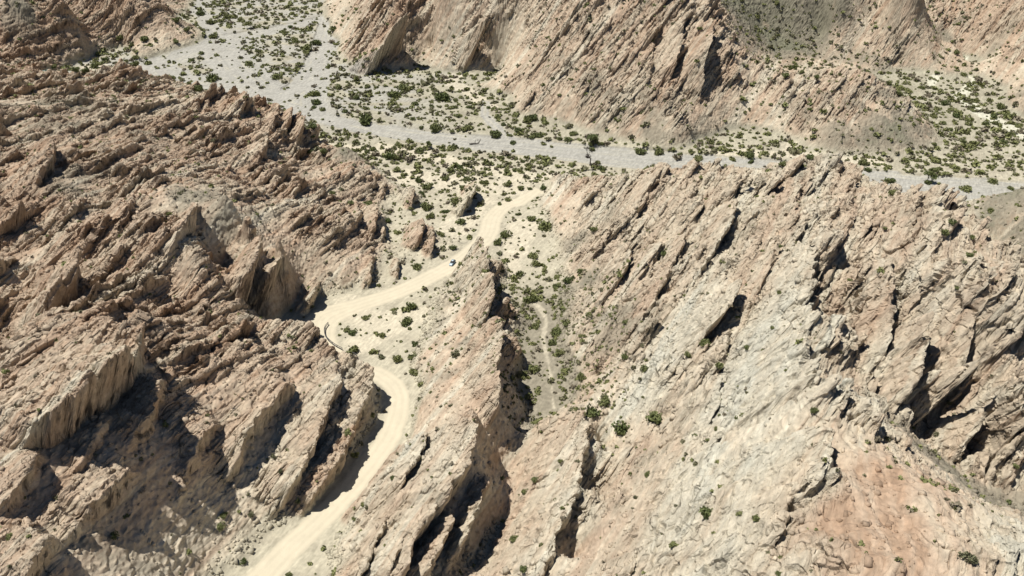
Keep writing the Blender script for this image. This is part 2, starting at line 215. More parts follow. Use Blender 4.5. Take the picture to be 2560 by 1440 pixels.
# ------------------------------------------------------------------ hero fins: crest polylines (picture x, y, height), width of the sunlit back (m)
FINS = [  # name key, label, width of the sunlit back (m), raggedness, crest points (picture x, y, height)
 ('spire', 'tall narrow jagged rock spire right beside the dirt road, above the car', 5, 3.5, "1188 574 24;1205 590 25;1222 615 28;1229 638 28;1238 690 28;1240 745 26"),
 ('spire', 'pointed rock tower with a sheer dark side above the sandy gully at the centre', 6, 3, "1243 782 25;1263 802 31;1252 876 35;1252 960 37;1255 1000 35"),
 ('slab', 'wide leaning rock slab with a dark wall standing directly over the lower road', 13, 2, "925 893 21;933 960 18;888 1060 18;843 1150 18;793 1220 15;750 1285 10"),
 ('slab', 'leaning rock slab with a deep black cleft, next left of the one over the lower road', 13, 2.0, "868 905 25;845 960 27;833 994 27;800 1070 26;756 1160 23;705 1240 18"),
 ('slab', 'rounded brown rock fin with a black flank, second left of the slab over the lower road', 14, 1.5, "735 940 35;699 975 34;640 1047 32;600 1130 29;571 1178 24"),
 ('slab', 'smooth brown rock fin like a whale back in the lower left, over a pale sandy ramp', 14, 1.5, "560 1030 39;510 1080 38;475 1148 35;447 1239 29"),
 ('slab', 'ribbed dark rock fin below the huge dark slab, above a tan hollow', 12, 2, "410 930 52;396 980 52;376 1027 51;336 1071 50"),
 ('massif', 'huge dark rock slab with a grey crest and black overhang at the left edge', 22, 4, "360 800 65;345 850 70;250 920 72;180 970 70;100 1035 65;50 1100 60"),
 ('slab', 'short thick rock block with a black right side at the left edge', 13, 1.5, "97 1121 58;77 1161 58;20 1235 56;-20 1270 55"),
 ('slab', 'thin rock rib ending in a rounded snout beside the smooth tan slope, lower left', 9, 1.2, "275 1027 53;235 1094 52;200 1148 51;175 1168 50"),
 ('slab', 'long low rock fin with a black hollow on its right, lower left', 14, 2.5, "336 1161 47;302 1195 47;235 1245 47;188 1302 46;161 1336 45"),
 ('slab', 'jagged rock fin with a pale pointed tip in the bottom left corner', 13, 3, "134 1316 54;100 1363 53;67 1410 52;44 1437 51"),
 ('slab', 'small leaning rock rib above two black hollows near the bottom left', 9, 1.5, "450 1250 27;403 1282 28;356 1333 29"),
 ('blade', 'long thin rock blade casting a black line of shade, bottom centre', 11, .9, "1450 1020 26;1475 1057 28;1465 1111 28;1448 1195 27;1434 1262 27;1401 1313 26;1381 1380 26;1354 1440 25"),
 ('slab', 'broad pale slab with a black right wall at the bottom centre', 16, 1.5, "1203 1034 39.5;1199 1094 38.5;1172 1148 37.5;1142 1195 36.5;1119 1245 35.5"),
 ('slab', 'brown buttress in shade at the foot of the broad pale slab, bottom centre', 4, 1.5, "1229 1185 27;1206 1245 27;1179 1302 26;1152 1363 24"),
 ('slab', 'dark rock rib beside the sandy hollow, rightmost rib at the bottom centre', 5, 1.2, "1145 1262 30;1119 1330 29;1085 1397 28;1060 1440 27"),
 ('slab', 'pale rock rib with a black groove on its right, highest of the bottom centre ribs', 12, .9, "1082 1067 33;1065 1108 33;1031 1161 32;998 1222 29"),
 ('slab', 'slender rock rib between two long black grooves at the bottom centre', 9, 1.2, "1098 1228 35;1085 1279 34;1051 1322 32;1031 1380 31;1000 1440 30"),
 ('slab', 'low brown rib at the bottom, next right of the one nearest the road', 5, 1, "1038 1279 31;1011 1340 30;984 1413 29;970 1440 28"),
 ('slab', 'low pale rib nearest the road at the bottom edge', 5, 1, "975 1290 24;961 1313 24;934 1363 23;900 1437 22"),
 ('crest', 'long brown rock crest leaning over the slope right of the grey smooth summit', 11, 3, "650 560 51;655 600 51;640 650 46;610 690 40;580 740 31;555 770 27"),
 ('crest', 'dark rock crest with a steep shaded side, left above the road bend', 7, 2, "712 622 33;690 660 31;665 690 28"),
 ('crag', 'narrow dark rock blade beside the grey smooth summit of the left ridge', 5, 1.5, "493 490 59;490 520 60;465 550 57;430 600 54"),
 ('crag', 'rightmost of the brown blades on the crest above the gravel riverbed', 7, 2.5, "757 270 28;763 298 28;752 325 24"),
 ('crag', 'second from right of the brown blades on the crest above the gravel riverbed', 6, 2, "728 260 29;728 285 29;714 312 26"),
 ('crag', 'third from right of the brown blades on the crest above the gravel riverbed', 6, 2, "697 248 32;695 275 32;680 312 28"),
 ('crag', 'thin pointed blade next right of the tallest blade on the crest above the gravel riverbed', 4, 1.5, "636 236 35;632 258 35;625 275 31"),
 ('crag', 'tallest brown blade on the crest above the gravel riverbed', 9, 3, "612 216 40;614 240 40;600 280 35;572 312 30"),
 ('crag', 'brown blade with a flat lit back left of the tallest blade on the crest', 6, 2, "575 228 37;570 250 37;548 290 32"),
 ('crag', 'slender pointed blade on the left part of the crest above the riverbed', 4, 1.5, "523 234 36;520 258 35;506 288 31"),
 ('crag', 'thick brown block on the left part of the crest above the riverbed', 10, 2.5, "498 226 38;496 252 37;470 300 32"),
 ('crag', 'thick ribbed rock shoulder below the crest near the right end of the left ridge', 11, 3, "675 305 38;670 350 38;640 400 34"),
 ('crag', 'reddish rock wall with black shade in the middle of the left ridge', 9, 3, "335 480 58;325 520 58;290 570 54"),
 ('crag', 'dark ragged cliff at the left edge above the shaded ravine', 14, 4, "135 330 64;130 380 64;95 430 60;80 460 57"),
 ('crag', 'knobbly dark cliff near the left edge, halfway down the left ridge', 16, 4, "200 610 60;190 660 60;140 720 54;110 760 50"),
 ('farfin', 'big far rock slab with a deep black flank, left end of the far hill', 16, 3, "1035 17 43;984 67 31;961 101 23;931 144 13"),
 ('farfin', 'pink far rock slab with a black right side near the top centre', 14, 2, "1230 0 50;1219 44 39;1206 77 30;1186 118 19"),
 ('farfin', 'far dark rock wall split by a black cleft on the far hill', 10, 3, "1715 40 55;1705 100 45;1690 160 35;1670 215 23"),
 ('farfin', 'far cliff with a narrow black crack reaching the foot of the far hill', 10, 3, "1792 33 57;1776 110 46;1762 160 36;1756 250 17"),
 ('crag', 'cave mouthed rock lump on the pale crest in the lower right', 8, 2, "2080 1040 80;2088 1080 80;2082 1150 79;2045 1205 78;1990 1235 77"),
 ('crag', 'brown isolated rock tooth on the right slope above the gully', 4, 1.2, "1572 600 27;1580 640 29;1560 680 27;1535 710 24"),
 ('crag', 'brown rock rib with black shade midway up the broad pale hill', 5, 1.2, "1858 680 56;1852 725 56;1815 775 53"),
 ('crag', 'dark cliff with a black hollow at the right edge', 8, 2, "2520 830 76;2510 870 74;2480 890 71"),
 ('crag', 'cluster of dark ribs with black hollows in the lower right', 6, 2, "2470 1000 54;2460 1060 52;2420 1110 48"),
 ('crag', 'long brown rib running down the upper part of the broad pale hill', 4, 1.2, "1850 480 50;1835 540 49;1800 600 46;1760 660 42;1700 740 36"),
 ('crest', 'pale broken crest high on the spine of the broad pale hill', 6, 2.5, "2040 600 64;2042 660 66;2032 730 67;2025 785 67"),
 ('crest', 'pale pitted crest halfway down the spine of the broad pale hill', 6, 2.5, "2022 800 69;2042 870 72;2052 950 75"),
 ('crag', 'brown rib hanging below the skyline on the right wall of the broad pale hill', 5, 2, "2150 500 62;2162 600 60;2150 700 57"),
 ('crag', 'rib ending in a black hollow near the right edge of the broad pale hill', 6, 2, "2445 740 70;2432 850 64;2405 940 57"),
 ('crag', 'brown rib from the skyline down the upper face of the broad pale hill', 5, 2, "2005 470 54;1985 560 53;1955 650 51"),
 ('crag', 'dark edged rib in the upper middle of the broad pale hill', 5, 1.5, "1955 560 54;1925 660 52;1880 770 50"),
 ('crag', 'short thick rib beside the isolated brown tooth on the right slope', 5, 1.5, "1655 600 34;1630 670 30;1600 750 26"),
 ('crag', 'brown rib at the left end of the skyline of the broad pale hill', 5, 1.5, "1640 430 34;1615 490 31;1580 560 26"),
 ('crag', 'long thin rib beside a black groove on the broad pale hill, near its gully side', 4, 1.2, "1730 560 41;1700 620 39;1660 700 35;1610 790 29"),
 ('crag', 'thin vertical rib on the right wall of the broad pale hill', 4, 1.5, "2240 620 69;2245 720 67;2235 800 64;2225 880 61"),
 ('crag', 'tall thin rib with a black groove on the right wall of the broad pale hill', 4, 1.5, "2330 760 70;2320 860 67;2300 930 64;2280 990 60"),
 ('crag', 'upper of two pointed pale crags with black sides on the sand by the road', 5, 1.5, "1192 444 9;1190 462 11;1182 484 9"),
 ('crag', 'lower of two pointed pale crags with black sides on the sand by the road', 5, 1.5, "1172 476 8;1170 490 10;1160 508 8"),
 ('crag', 'tall left blade of the row of brown blades beside the sandy flat', 5, 2, "858 408 19;847 430 19;828 458 16"),
 ('crag', 'second blade in the row of brown blades beside the sandy flat', 5, 2, "888 396 17;880 418 18;866 442 16;852 466 12"),
 ('crag', 'middle blade in the row of brown blades beside the sandy flat', 4, 2, "925 422 12;916 442 13;902 466 10"),
 ('crag', 'fourth blade in the row of brown blades beside the sandy flat', 4, 2, "943 426 11;937 446 12;926 472 9"),
 ('crag', 'low end blade on the right of the row of brown blades', 4, 1.5, "962 452 7;958 476 8;952 486 6"),
 ('crag', 'ragged brown crag below the row of blades, left of two', 7, 2.5, "893 498 15;897 530 17;880 565 15"),
 ('crag', 'tall ragged brown crag below the row of blades, right of two', 8, 2.5, "943 505 12;945 540 15;930 590 12"),
 ('crag', 'small brown crag leaning on the side of the tall ragged crag', 4, 1.5, "966 556 10;960 580 10;952 600 8"),
 ('crag', 'left half of the knobbly crag above the road verge', 7, 2, "1055 542 9;1060 566 12;1048 592 10"),
 ('crag', 'isolated knobbly crag above the road verge, right half', 5, 2, "1082 562 8;1086 600 9;1080 632 6"),
 ('crag', 'small pointed crag with a dark face on the slope above the road', 4, 1.2, "932 638 9;930 665 11;922 700 8"),
 ('crag', 'smallest pointed crag above the road, beside the verge', 3, 1, "996 640 6;994 665 8;990 690 5"),
 ('crag', 'brown block with a black hollow on the slope left of the road', 6, 1.5, "802 688 13;792 716 14;778 742 12"),
 ('crag', 'small pale crag at the edge of the sandy flat beside a large shrub', 4, 1.5, "1030 462 7;1038 480 9;1036 496 7"),
]
hero = []
for key, lab, wd, rag, pts in FINS:
    p = np.array([W(*[float(t) for t in r_.split()]) for r_ in pts.split(';')])
    s_, u_, t_ = p @ STR, p @ NRM, p @ UPD
    o = np.argsort(s_); hero.append((s_[o], u_[o], t_[o], wd, rag, p[:, :2].mean(0)))
def hero_A(p, x, y, u, s, tau, crit=None):
    """how far each hero fin lifts the ground up the dip; the fin that wins"""
    A = np.zeros(x.shape, np.float32); ID = np.full(x.shape, -1, np.int16)
    for k, (hs, hu, ht, wd, rag, c) in enumerate(hero):
        m = (s > hs[0] - 6) & (s < hs[-1] + 6)
        uc = np.interp(s, hs, hu) if m.any() else None
        if uc is None: continue
        m &= (u < uc + 3) & (u > uc - wd * 1.3)
        if not m.any(): continue
        S, U, T = s[m], u[m], tau[m]
        uc = np.interp(S, hs, hu) + .14 * wd * (fbm(S / 13, T * 0, 40 + k, 3)) + .8 * n2(S / 2.1, U / 3., 51 + k)
        tc = np.interp(S, hs, ht) + rag * (fbm(S / 6, U / 9, 60 + k, 4, .6) * 1.4 - .35) - 1.5 * rag * sst(.25, .7, n2(S / 7.0, U / 50, k + 9))
        q = (uc - U) / wd
        end = sst(-5, 4, S - hs[0]) * sst(-5, 4, hs[-1] - S)
        prof = np.where(q > 0, 1 - np.clip(q, 0, 1) ** 1.05, 1 - sst(0, 2.0, -q * wd))
        a = np.clip(tc - T, 0, 60) * prof * end
        old = A[m]; idm = ID[m]; idm[(a > old) & (a > 2.5)] = k; A[m] = np.maximum(old, a); ID[m] = idm
    return A, ID
def beds(u, s, lam, L, sd, sharp=.9):
    ph = u / lam + .55 * n2(u / (lam * 2.6), s / (L * 1.6), sd) + sd * .37
    k = np.floor(ph); f = (ph - k).astype(np.float32)
    h = .6 * row_noise(k, s / L, sd) + .28 * row_noise(k, s / (L * .35), sd + 1) + .12 * row_noise(k, s / (L * .12), sd + 2)
    return (f ** .8) * (1 - sst(sharp, 1, f)) * sst(.22, .72, h) - .30 * np.exp(-((f - .05) / .06) ** 2) * sst(.2, .6, h)
def macro(x, y):
    x = x.astype(np.float64); y = y.astype(np.float64)
    zh = samp(x, y, 0, True); rg = samp(x, y, 1); tone = samp(x, y, 2); scr = samp(x, y, 3)
    zf = floor_z(y)
    over = zh - zf
    hillm = sst(0, 12, over)
    rid = 1 - np.abs(fbm(x / 46, y / 46, 3, 4)) * 2.2
    over = over + hillm * (rid - .35) * (2.5 + .35 * rg) + fbm(x / 14, y / 14, 8, 3) * .9 * sst(-2, 6, over)
    k = 1.6; h = np.where(over > 8, over, np.log1p(np.exp(np.clip(over, -30, 8) * k)) / k)
    rd = dstroke(x, y, ROAD)
    gul = dstroke(x, y, PATH)
    near = sst(.5, 8.0, rd)                     # cut of the road through the hills
    h = h * near * (.25 + .75 * sst(0, 8, gul))
    rv = np.minimum(dstroke(x, y, RIVER[0]), np.minimum(dstroke(x, y, RIVER[2]), dstroke(x, y, RIVER[3]))) + 2.2 * fbm(x / 16, y / 10, 31, 3)
    flat = fbm(x / 30, y / 30, 21, 3) * .7 + fbm(x / 5, y / 5, 25, 3) * .16
    z = zf + h + flat * sst(0, 3, rd) * (.3 + .7 * sst(-2, 3, rv)) - 1.1 * sst(.7, -.5, rv) * sst(2.5, 1, h)
    P = np.stack([x, y, z], -1)
    u, s, tau = P @ NRM, P @ STR, P @ UPD
    rock = sst(1.5, 6, rg) * (1 - .8 * np.clip(scr, 0, 1))
    expo = sst(-.35, .25, fbm(x / 38, y / 38, 12, 3) + .55 * (rock - .5))
    amp = rg * expo * sst(.5, 6, h) * sst(1.5, 7, rd)
    uw = u + 1.3 * fbm(s / 22, tau / 22, 71, 3)
    far = sst(350, 600, y)
    A = amp * (.6 * beds(uw, s, 25.0, 34, 5, .94) + .95 * beds(uw, s, 10.5, 24, 1, .91) + .55 * beds(uw, s, 4.6, 15, 2, .86) + .22 * beds(uw, s, 1.9, 9, 3, .8) + .07 * beds(uw, s, .9, 5, 4, .75))
    A = A * (.85 + .7 * fbm(s / 7, u / 7, 77, 3))
    P0 = P; off = -.42 * amp * sst(4, 14, h)
    A = A + off
    HA, HID = hero_A(P, x, y, u, s, tau)
    HA = HA * sst(.3, 2.0, rd); HID = np.where(rd > 1.0, HID, -1)
    HA = HA + .35 * np.minimum(A, 6) * sst(0, 4, HA)
    HID = np.where(HA >= A, HID, -1)
    A = np.maximum(A, HA)
    P = P + A[..., None] * UPD
    return P, dict(u=u, s=s, A=A, hid=HID, rg=rg, tone=tone, scr=scr, h=h, rd=rd, gul=gul, amp=amp, HA=HA, expo=expo)
# ------------------------------------------------------------------ the grid of the ground
def wid(y): return .577 * (.839 * y + 114) * 1.13 + 6
rows = [38.0]
while rows[-1] < 1050: rows.append(rows[-1] + (.00112 / Q) * math.hypot(rows[-1], 160) * (1 if rows[-1] > 95 else 3) * (1 if rows[-1] < 900 else 3))
YR = np.array(rows + [1080, 1130, 1200, 1300, 1450, 1650, 1900, 2090]); NR = len(YR); NC = int(2300 * Q)
pool = ThreadPoolExecutor(4)
def blocks(n, f, step=24):
    idx = [(a, min(a + step, n)) for a in range(0, n, step)]
    return [r for r in pool.map(lambda ab: f(*ab), idx)]
# columns are gathered where the ground turns steep
ci = np.arange(0, NR, 8); h0 = np.linspace(-1, 1, 900)
def stretch(a, b):
    yv = YR[ci[a:b]]; X = wid(yv)[:, None] * h0[None]; Y = np.broadcast_to(yv[:, None], X.shape)
    P, d = macro(X, Y); px, py, f = PIX(P)
    return np.hypot(np.diff(px, axis=1), np.diff(py, axis=1)) / (2560 / 900)
st = np.concatenate(blocks(len(ci), stretch, 16))
st = np.clip(st, .3, 22) ** .88
kern = np.ones(5) / 5
for _ in range(2): st = np.apply_along_axis(lambda v: np.convolve(np.pad(v, 2, 'edge'), kern, 'valid'), 1, st)
kern = np.ones(7) / 7
for _ in range(2): st = np.apply_along_axis(lambda v: np.convolve(np.pad(v, 3, 'edge'), kern, 'valid'), 0, st)
st = st + .35 * st.mean(1, keepdims=True)
cum = np.concatenate([np.zeros((len(ci), 1)), np.cumsum(st, 1)], 1); cum /= cum[:, -1:]
tt = np.linspace(0, 1, NC)
HH = np.array([np.interp(tt, c, h0) for c in cum])                    # (coarse rows, NC)
fi = np.interp(np.arange(NR), ci, np.arange(len(ci))); i0 = np.minimum(fi.astype(int), len(ci) - 2); ff = np.clip(fi - i0, 0, 1)[:, None]
HH = (HH[i0] * (1 - ff) + HH[i0 + 1] * ff)
def full(a, b):
    X = wid(YR[a:b])[:, None] * HH[a:b]; Y = np.broadcast_to(YR[a:b, None], X.shape)
    P, d = macro(X, Y)
    return (P.astype(np.float32), {k: (v.astype(np.float32) if k != 'hid' else v) for k, v in d.items()}, X.astype(np.float32))
res = blocks(NR, full)
P = np.concatenate([r[0] for r in res]); X0 = np.concatenate([r[2] for r in res])
D = {k: np.concatenate([r[1][k] for r in res]) for k in res[0][1]}
del res
Y0 = np.broadcast_to(YR[:, None].astype(np.float32), X0.shape)
def normals(P):
    a = np.gradient(P, axis=1); b = np.gradient(P, axis=0)
    n = np.cross(a, b); return n / (np.linalg.norm(n, axis=-1, keepdims=True) + 1e-9)
N = normals(P)
rockm = sst(.4, 2.5, D['amp'] + D['HA']) * sst(.4, 3, D['h'] + D['HA'])
def detail(a, b):
    p = P[a:b]; n = N[a:b]; u = p @ NRM.astype(np.float32); s = p @ STR.astype(np.float32); t = p @ UPD.astype(np.float32)
    r = rockm[a:b]; slope = 1 - np.clip(n[..., 2], 0, 1)
    lump = np.abs(n3(u / 2.6, s / 8, t / 8, 1)); lump2 = np.abs(n3(u / 1.0, s / 4.5, t / 4, 2)); g = n3(u / .5, s / 1.6, t / 1.5, 3); st = n3(u / .6, s / 9, t / 7, 17)
    cr = n3(u / 6, s / 12, t / 16, 4)
    c1 = n3(u / 2.2 + .8 * cr, s / 12, t / 14, 12); c2 = n3(u / 5, s / 3.2 + .5 * c1, t / 3.2, 13)
    crack = np.exp(-(c1 / .055) ** 2) * sst(-.2, .3, n3(u / 5, s / 9, t / 9, 15)) * 1.1 + np.exp(-(c2 / .035) ** 2) * .6
    lowtone = 1 - sst(.3, .7, D['tone'][a:b])
    f1 = fract(u, s, t, 1.7, 5.5, 5, 21); f2 = fract(u, s, t, .75, 2.2, 2.0, 22); f3 = fract(u, s, t, 3.6, 9, 7, 23)
    d = r * ((.9 * lump - .3) * (.5 + .6 * lowtone) + .22 * lump2 + .10 * g + .3 * st + .6 * cr - 1.5 * crack + .36 * f1 + .16 * f2 + .6 * f3)
    d = d * (1 - .45 * sst(1.5, 5, D['HA'][a:b]))
    q = np.abs(n3(p[..., 0] / 2.6, p[..., 1] / 3.4, p[..., 2] / 3, 6)); q2 = n3(p[..., 0] / .8, p[..., 1] / 1.1, p[..., 2], 7)
    fl = (1 - r) * sst(.3, 3, D['h'][a:b]) * (.6 * q + .25 * q2 + .5 * np.maximum(q2 - .45, 0) - .12 * np.exp(-(c1 / .05) ** 2) * (p[..., 1] < 420))
    return n * (d + fl)[..., None]
P = P + np.concatenate(blocks(NR, detail))
N = normals(P)
# ------------------------------------------------------------------ colours (the rocks' own)
def srgb(*c):
    c = np.array(c) / 255.; return np.where(c < .04045, c / 12.92, ((c + .055) / 1.055) ** 2.4)
K = .80
def pal(*c): return srgb(*c) * K
PALR = np.array([pal(158, 133, 112), pal(188, 161, 136), pal(200, 179, 156), pal(209, 194, 171), pal(217, 208, 187), pal(213, 209, 192)])  # red brown .. chalk
SCREE, GREEN, SANDC = pal(152, 145, 128), pal(132, 134, 112), pal(216, 207, 184)
GRAV, ROADC, FLOOR = pal(184, 182, 173), pal(226, 216, 191), pal(186, 181, 160)
TQ = W(112, 122, 24)
def colour(a, b):
    p = P[a:b].astype(np.float64); x, y = p[..., 0], p[..., 1]; X, Y = X0[a:b].astype(np.float64), Y0[a:b].astype(np.float64)
    u = p @ NRM; s = p @ STR; t = p @ UPD; n = N[a:b]; h = D['h'][a:b]
    tone = D['tone'][a:b]; scr = D['scr'][a:b]; uw = u + 1.2 * fbm(s / 25, t / 25, 81, 3)
    ban = row_noise(np.zeros(u.shape), uw / 7, 5) * .9 + row_noise(np.ones(u.shape), uw / 2.3, 6) * .7 + row_noise(np.ones(u.shape) * 2, uw / .8, 7) * .35 - .98
    bk = np.floor(uw / 2.4 + .6 * row_noise(np.zeros(u.shape), uw / 5, 8)); bk2 = np.floor(uw / .9)
    ban = .55 * ban + .75 * (row_noise(bk, np.full(u.shape, 3.3) + s / 160, 9) - .5) + .3 * (row_noise(bk2, s / 90, 10) - .5)
    tn = np.clip(tone * .76 + .15 + ban * .42 + .16 * fbm(x / 18, y / 18, 83, 3) + .10 * n3(u * .9, s * .2, t * .2, 11), 0, 1) * (len(PALR) - 1.001)
    i = tn.astype(int); f = (tn - i)[..., None]; rock = PALR[i] * (1 - f) + PALR[i + 1] * f
    # rubble lies where the rock is gentle
    smooth = (1 - sst(1.0, 4.0, D['A'][a:b])) * sst(.55, .8, n[..., 2])
    gr = np.clip(scr * .9 + smooth * .45 * sst(-.1, .5, fbm(x / 22, y / 22, 91, 3)), 0, 1.3) * (1 - .8 * sst(2, 6, D['HA'][a:b]))
    patch = sst(-.25, .35, fbm(x / 12, y / 12, 92, 4) + (gr - .5))
    gg = (np.clip(gr, 0, 1) * patch)[..., None]
    scc = SCREE * (1 - np.clip(gr - 1, 0, .3)[..., None] * 2.4) + GREEN * np.clip(gr - 1, 0, .3)[..., None] * 2.4
    c = rock * (1 - gg) + scc * gg
    tq = np.hypot(X - TQ[0], (Y - TQ[1]) * .6); kq = (sst(6.5, 4.5, tq + 1.5 * fbm(X / 5, Y / 5, 131, 2)) * .85)[..., None]; c = c * (1 - kq) + pal(180, 200, 190) * kq
    talus = (sst(4.5, .8, h) * (1 - sst(.5, 2, D['A'][a:b])))
    flo = fbm(X / 26, Y / 12, 95, 4); fine = n2(X / 1.3, Y / 1.3, 97)
    flo = flo + .5 * fbm(X / 7, Y / 4, 96, 3); fc = FLOOR * (1 - sst(-.2, .4, flo)[..., None] * .55) + (SCREE * 1.08) * (sst(-.2, .4, flo)[..., None] * .55)
    nearr = sst(520, 400, Y)[..., None]
    fc = fc * (1 - .45 * nearr) + SANDC * .45 * nearr
    c = c * (1 - talus[..., None]) + fc * talus[..., None]
    fl = sst(1.6, .4, h)
    gl = (sst(34, 12, D['gul'][a:b] + 5 * flo) * sst(330, 300, Y) * .8 * sst(5, 1.5, h))[..., None]; c = c * (1 - gl) + SCREE * (.96 + .1 * fine[..., None]) * gl
    wob = 3.5 * fbm(X / 14, Y / 9, 101, 4) + 1.2 * n2(X / 3, Y / 2, 103)
    def put(c, dist, col, soft, m=1.0):
        k = (sst(soft, -soft, dist) * fl * m)[..., None]; return c * (1 - k) + col * k, k[..., 0]
    riv = np.zeros(h.shape)
    for a_ in SAND: c, _ = put(c, dstroke(X, Y, a_) + wob, SANDC, 1.6)
    for a_ in RIVER:
        ds = dstroke(X, Y, a_); streak = .7 * n2(ds / 1.5, X / 45 + Y / 60, 120) + .6 * n2(ds / .7, X / 25, 121) + .5 * fbm(X / 22, Y / 10, 122, 3)
        c, k = put(c, ds + wob * (.45 if a_[0, 2] > 8 and len(a_) > 10 else .9), GRAV * (1 + .22 * streak[..., None]) * (1 - np.array([0, .02, .09]) * sst(.1, .5, streak + .4 * n2(ds / 4, X / 60, 123))[..., None]), .9); riv = np.maximum(riv, k)
    # broken gravel bars of the wide bed to the far left
    bars = sst(-.22, .05, fbm(X / 34, Y / 15, 107, 4)) * sst(20, -60, X + 30) * sst(470, 520, Y)
    k = (bars * fl * .8)[..., None]; c = c * (1 - k) + GRAV * k
    for a_ in WASH: c, _ = put(c, dstroke(X, Y, a_) + wob * .5, pal(222, 220, 200), 1.2)
    c, _ = put(c, D['gul'][a:b] + .5 + 1.6 * fbm(X / 9, Y / 9, 133, 3), SANDC, .6, .7)
    rd = D['rd'][a:b] + .7 * fbm(X / 5, Y / 5, 111, 3)
    k = sst(.5, -.3, rd)[..., None]; track = .06 * np.maximum(fbm(X / 1.6, Y / 1.6, 117, 3), 0) + .05 * sst(.35, .8, .5 + .5 * np.cos((D['rd'][a:b] + .5 * fbm(X / 12, Y / 12, 115, 2)) * 2.6)) + .06 * fbm(X / 3, Y / 3, 116, 3) + .05 * sst(-1.3, -.2, D['rd'][a:b])
    c = c * (1 - k) + (ROADC * (1 - track[..., None] + .05 * fbm(X / 7, Y / 7, 113, 3)[..., None])) * k
    c = c * (1 + .10 * fine[..., None] * (1 - k)) * (1 + .13 * n3(u / .9, s / 2.6, t / 2.2, 9)[..., None] * (1 - .8 * k))
    mask = np.stack([rockm[a:b], riv, k[..., 0], np.clip(gg[..., 0], 0, 1)], -1)
    return np.clip(c, 0, 1).astype(np.float32), mask.astype(np.float32)
cr_ = blocks(NR, colour)
CC = np.concatenate([r[0] for r in cr_]); MK = np.concatenate([r[1] for r in cr_]); del cr_
# ------------------------------------------------------------------ materials
def nodes(name):
    m = bpy.data.materials.new(name); m.use_nodes = True; t = m.node_tree; b = t.nodes['Principled BSDF']
    return m, t, b
def ground_material():
    m, t, b = nodes('weathered_ground'); L = t.links.new; NN = t.nodes.new
    at = NN('ShaderNodeAttribute'); at.attribute_name = 'Col'; mk = NN('ShaderNodeAttribute'); mk.attribute_name = 'Msk'
    sep = NN('ShaderNodeSeparateColor'); L(mk.outputs['Color'], sep.inputs[0])
    geo = NN('ShaderNodeNewGeometry')
    comb = NN('ShaderNodeCombineXYZ')
    for i, (v, sca) in enumerate(((NRM, 1.15), (STR, .26), (UPD, .3))):
        d = NN('ShaderNodeVectorMath'); d.operation = 'DOT_PRODUCT'; d.inputs[1].default_value = tuple(v * sca); L(geo.outputs['Position'], d.inputs[0]); L(d.outputs['Value'], comb.inputs[i])
    n1 = NN('ShaderNodeTexNoise'); n1.inputs['Scale'].default_value = 1.1; n1.inputs['Detail'].default_value = 5; n1.inputs['Roughness'].default_value = .65; L(comb.outputs[0], n1.inputs['Vector'])
    n2_ = NN('ShaderNodeTexNoise'); n2_.inputs['Scale'].default_value = .9; n2_.inputs['Detail'].default_value = 6; n2_.inputs['Roughness'].default_value = .7; L(geo.outputs['Position'], n2_.inputs['Vector'])
    rp = NN('ShaderNodeMapRange'); rp.inputs[1].default_value = .3; rp.inputs[2].default_value = .7; rp.inputs[3].default_value = .80; rp.inputs[4].default_value = 1.18; L(n1.outputs[0], rp.inputs[0])
    rp2 = NN('ShaderNodeMapRange'); rp2.inputs[1].default_value = .3; rp2.inputs[2].default_value = .7; rp2.inputs[3].default_value = .88; rp2.inputs[4].default_value = 1.12; L(n2_.outputs[0], rp2.inputs[0])
    mm = NN('ShaderNodeMath'); mm.operation = 'MULTIPLY'; L(rp.outputs[0], mm.inputs[0]); L(rp2.outputs[0], mm.inputs[1])
    # the road stays even
    mix = NN('ShaderNodeMix'); L(sep.outputs[2], mix.inputs[0]); L(mm.outputs[0], mix.inputs[2]); mix.inputs[3].default_value = 1.0
    sc_ = NN('ShaderNodeVectorMath'); sc_.operation = 'SCALE'; L(at.outputs['Color'], sc_.inputs[0]); L(mix.outputs[0], sc_.inputs['Scale'])
    L(sc_.outputs[0], b.inputs['Base Color'])
    bp = NN('ShaderNodeBump'); bp.inputs['Distance'].default_value = 1.1; L(n1.outputs[0], bp.inputs['Height'])
    ms = NN('ShaderNodeMath'); ms.operation = 'MULTIPLY_ADD'; L(sep.outputs[0], ms.inputs[0]); ms.inputs[1].default_value = .75; ms.inputs[2].default_value = .08; L(ms.outputs[0], bp.inputs['Strength'])
    bp2 = NN('ShaderNodeBump'); bp2.inputs['Distance'].default_value = .6; bp2.inputs['Strength'].default_value = .35; L(n2_.outputs[0], bp2.inputs['Height']); L(bp.outputs[0], bp2.inputs['Normal'])
    L(bp2.outputs[0], b.inputs['Normal'])
    b.inputs['Roughness'].default_value = .95; b.inputs['Specular IOR Level'].default_value = .15
    return m
GM = ground_material()
# ------------------------------------------------------------------ one object per piece of country
kind = np.zeros((NR, NC), np.int16)
X64, Y64 = X0.astype(np.float64), Y0.astype(np.float64)
grp = GRID[:, :, 4][np.clip(((X64 - GX0) / GS + .5).astype(int), 0, len(gx) - 1), np.clip(((Y64 - GY0) / GS + .5).astype(int), 0, len(gy) - 1)].astype(int)
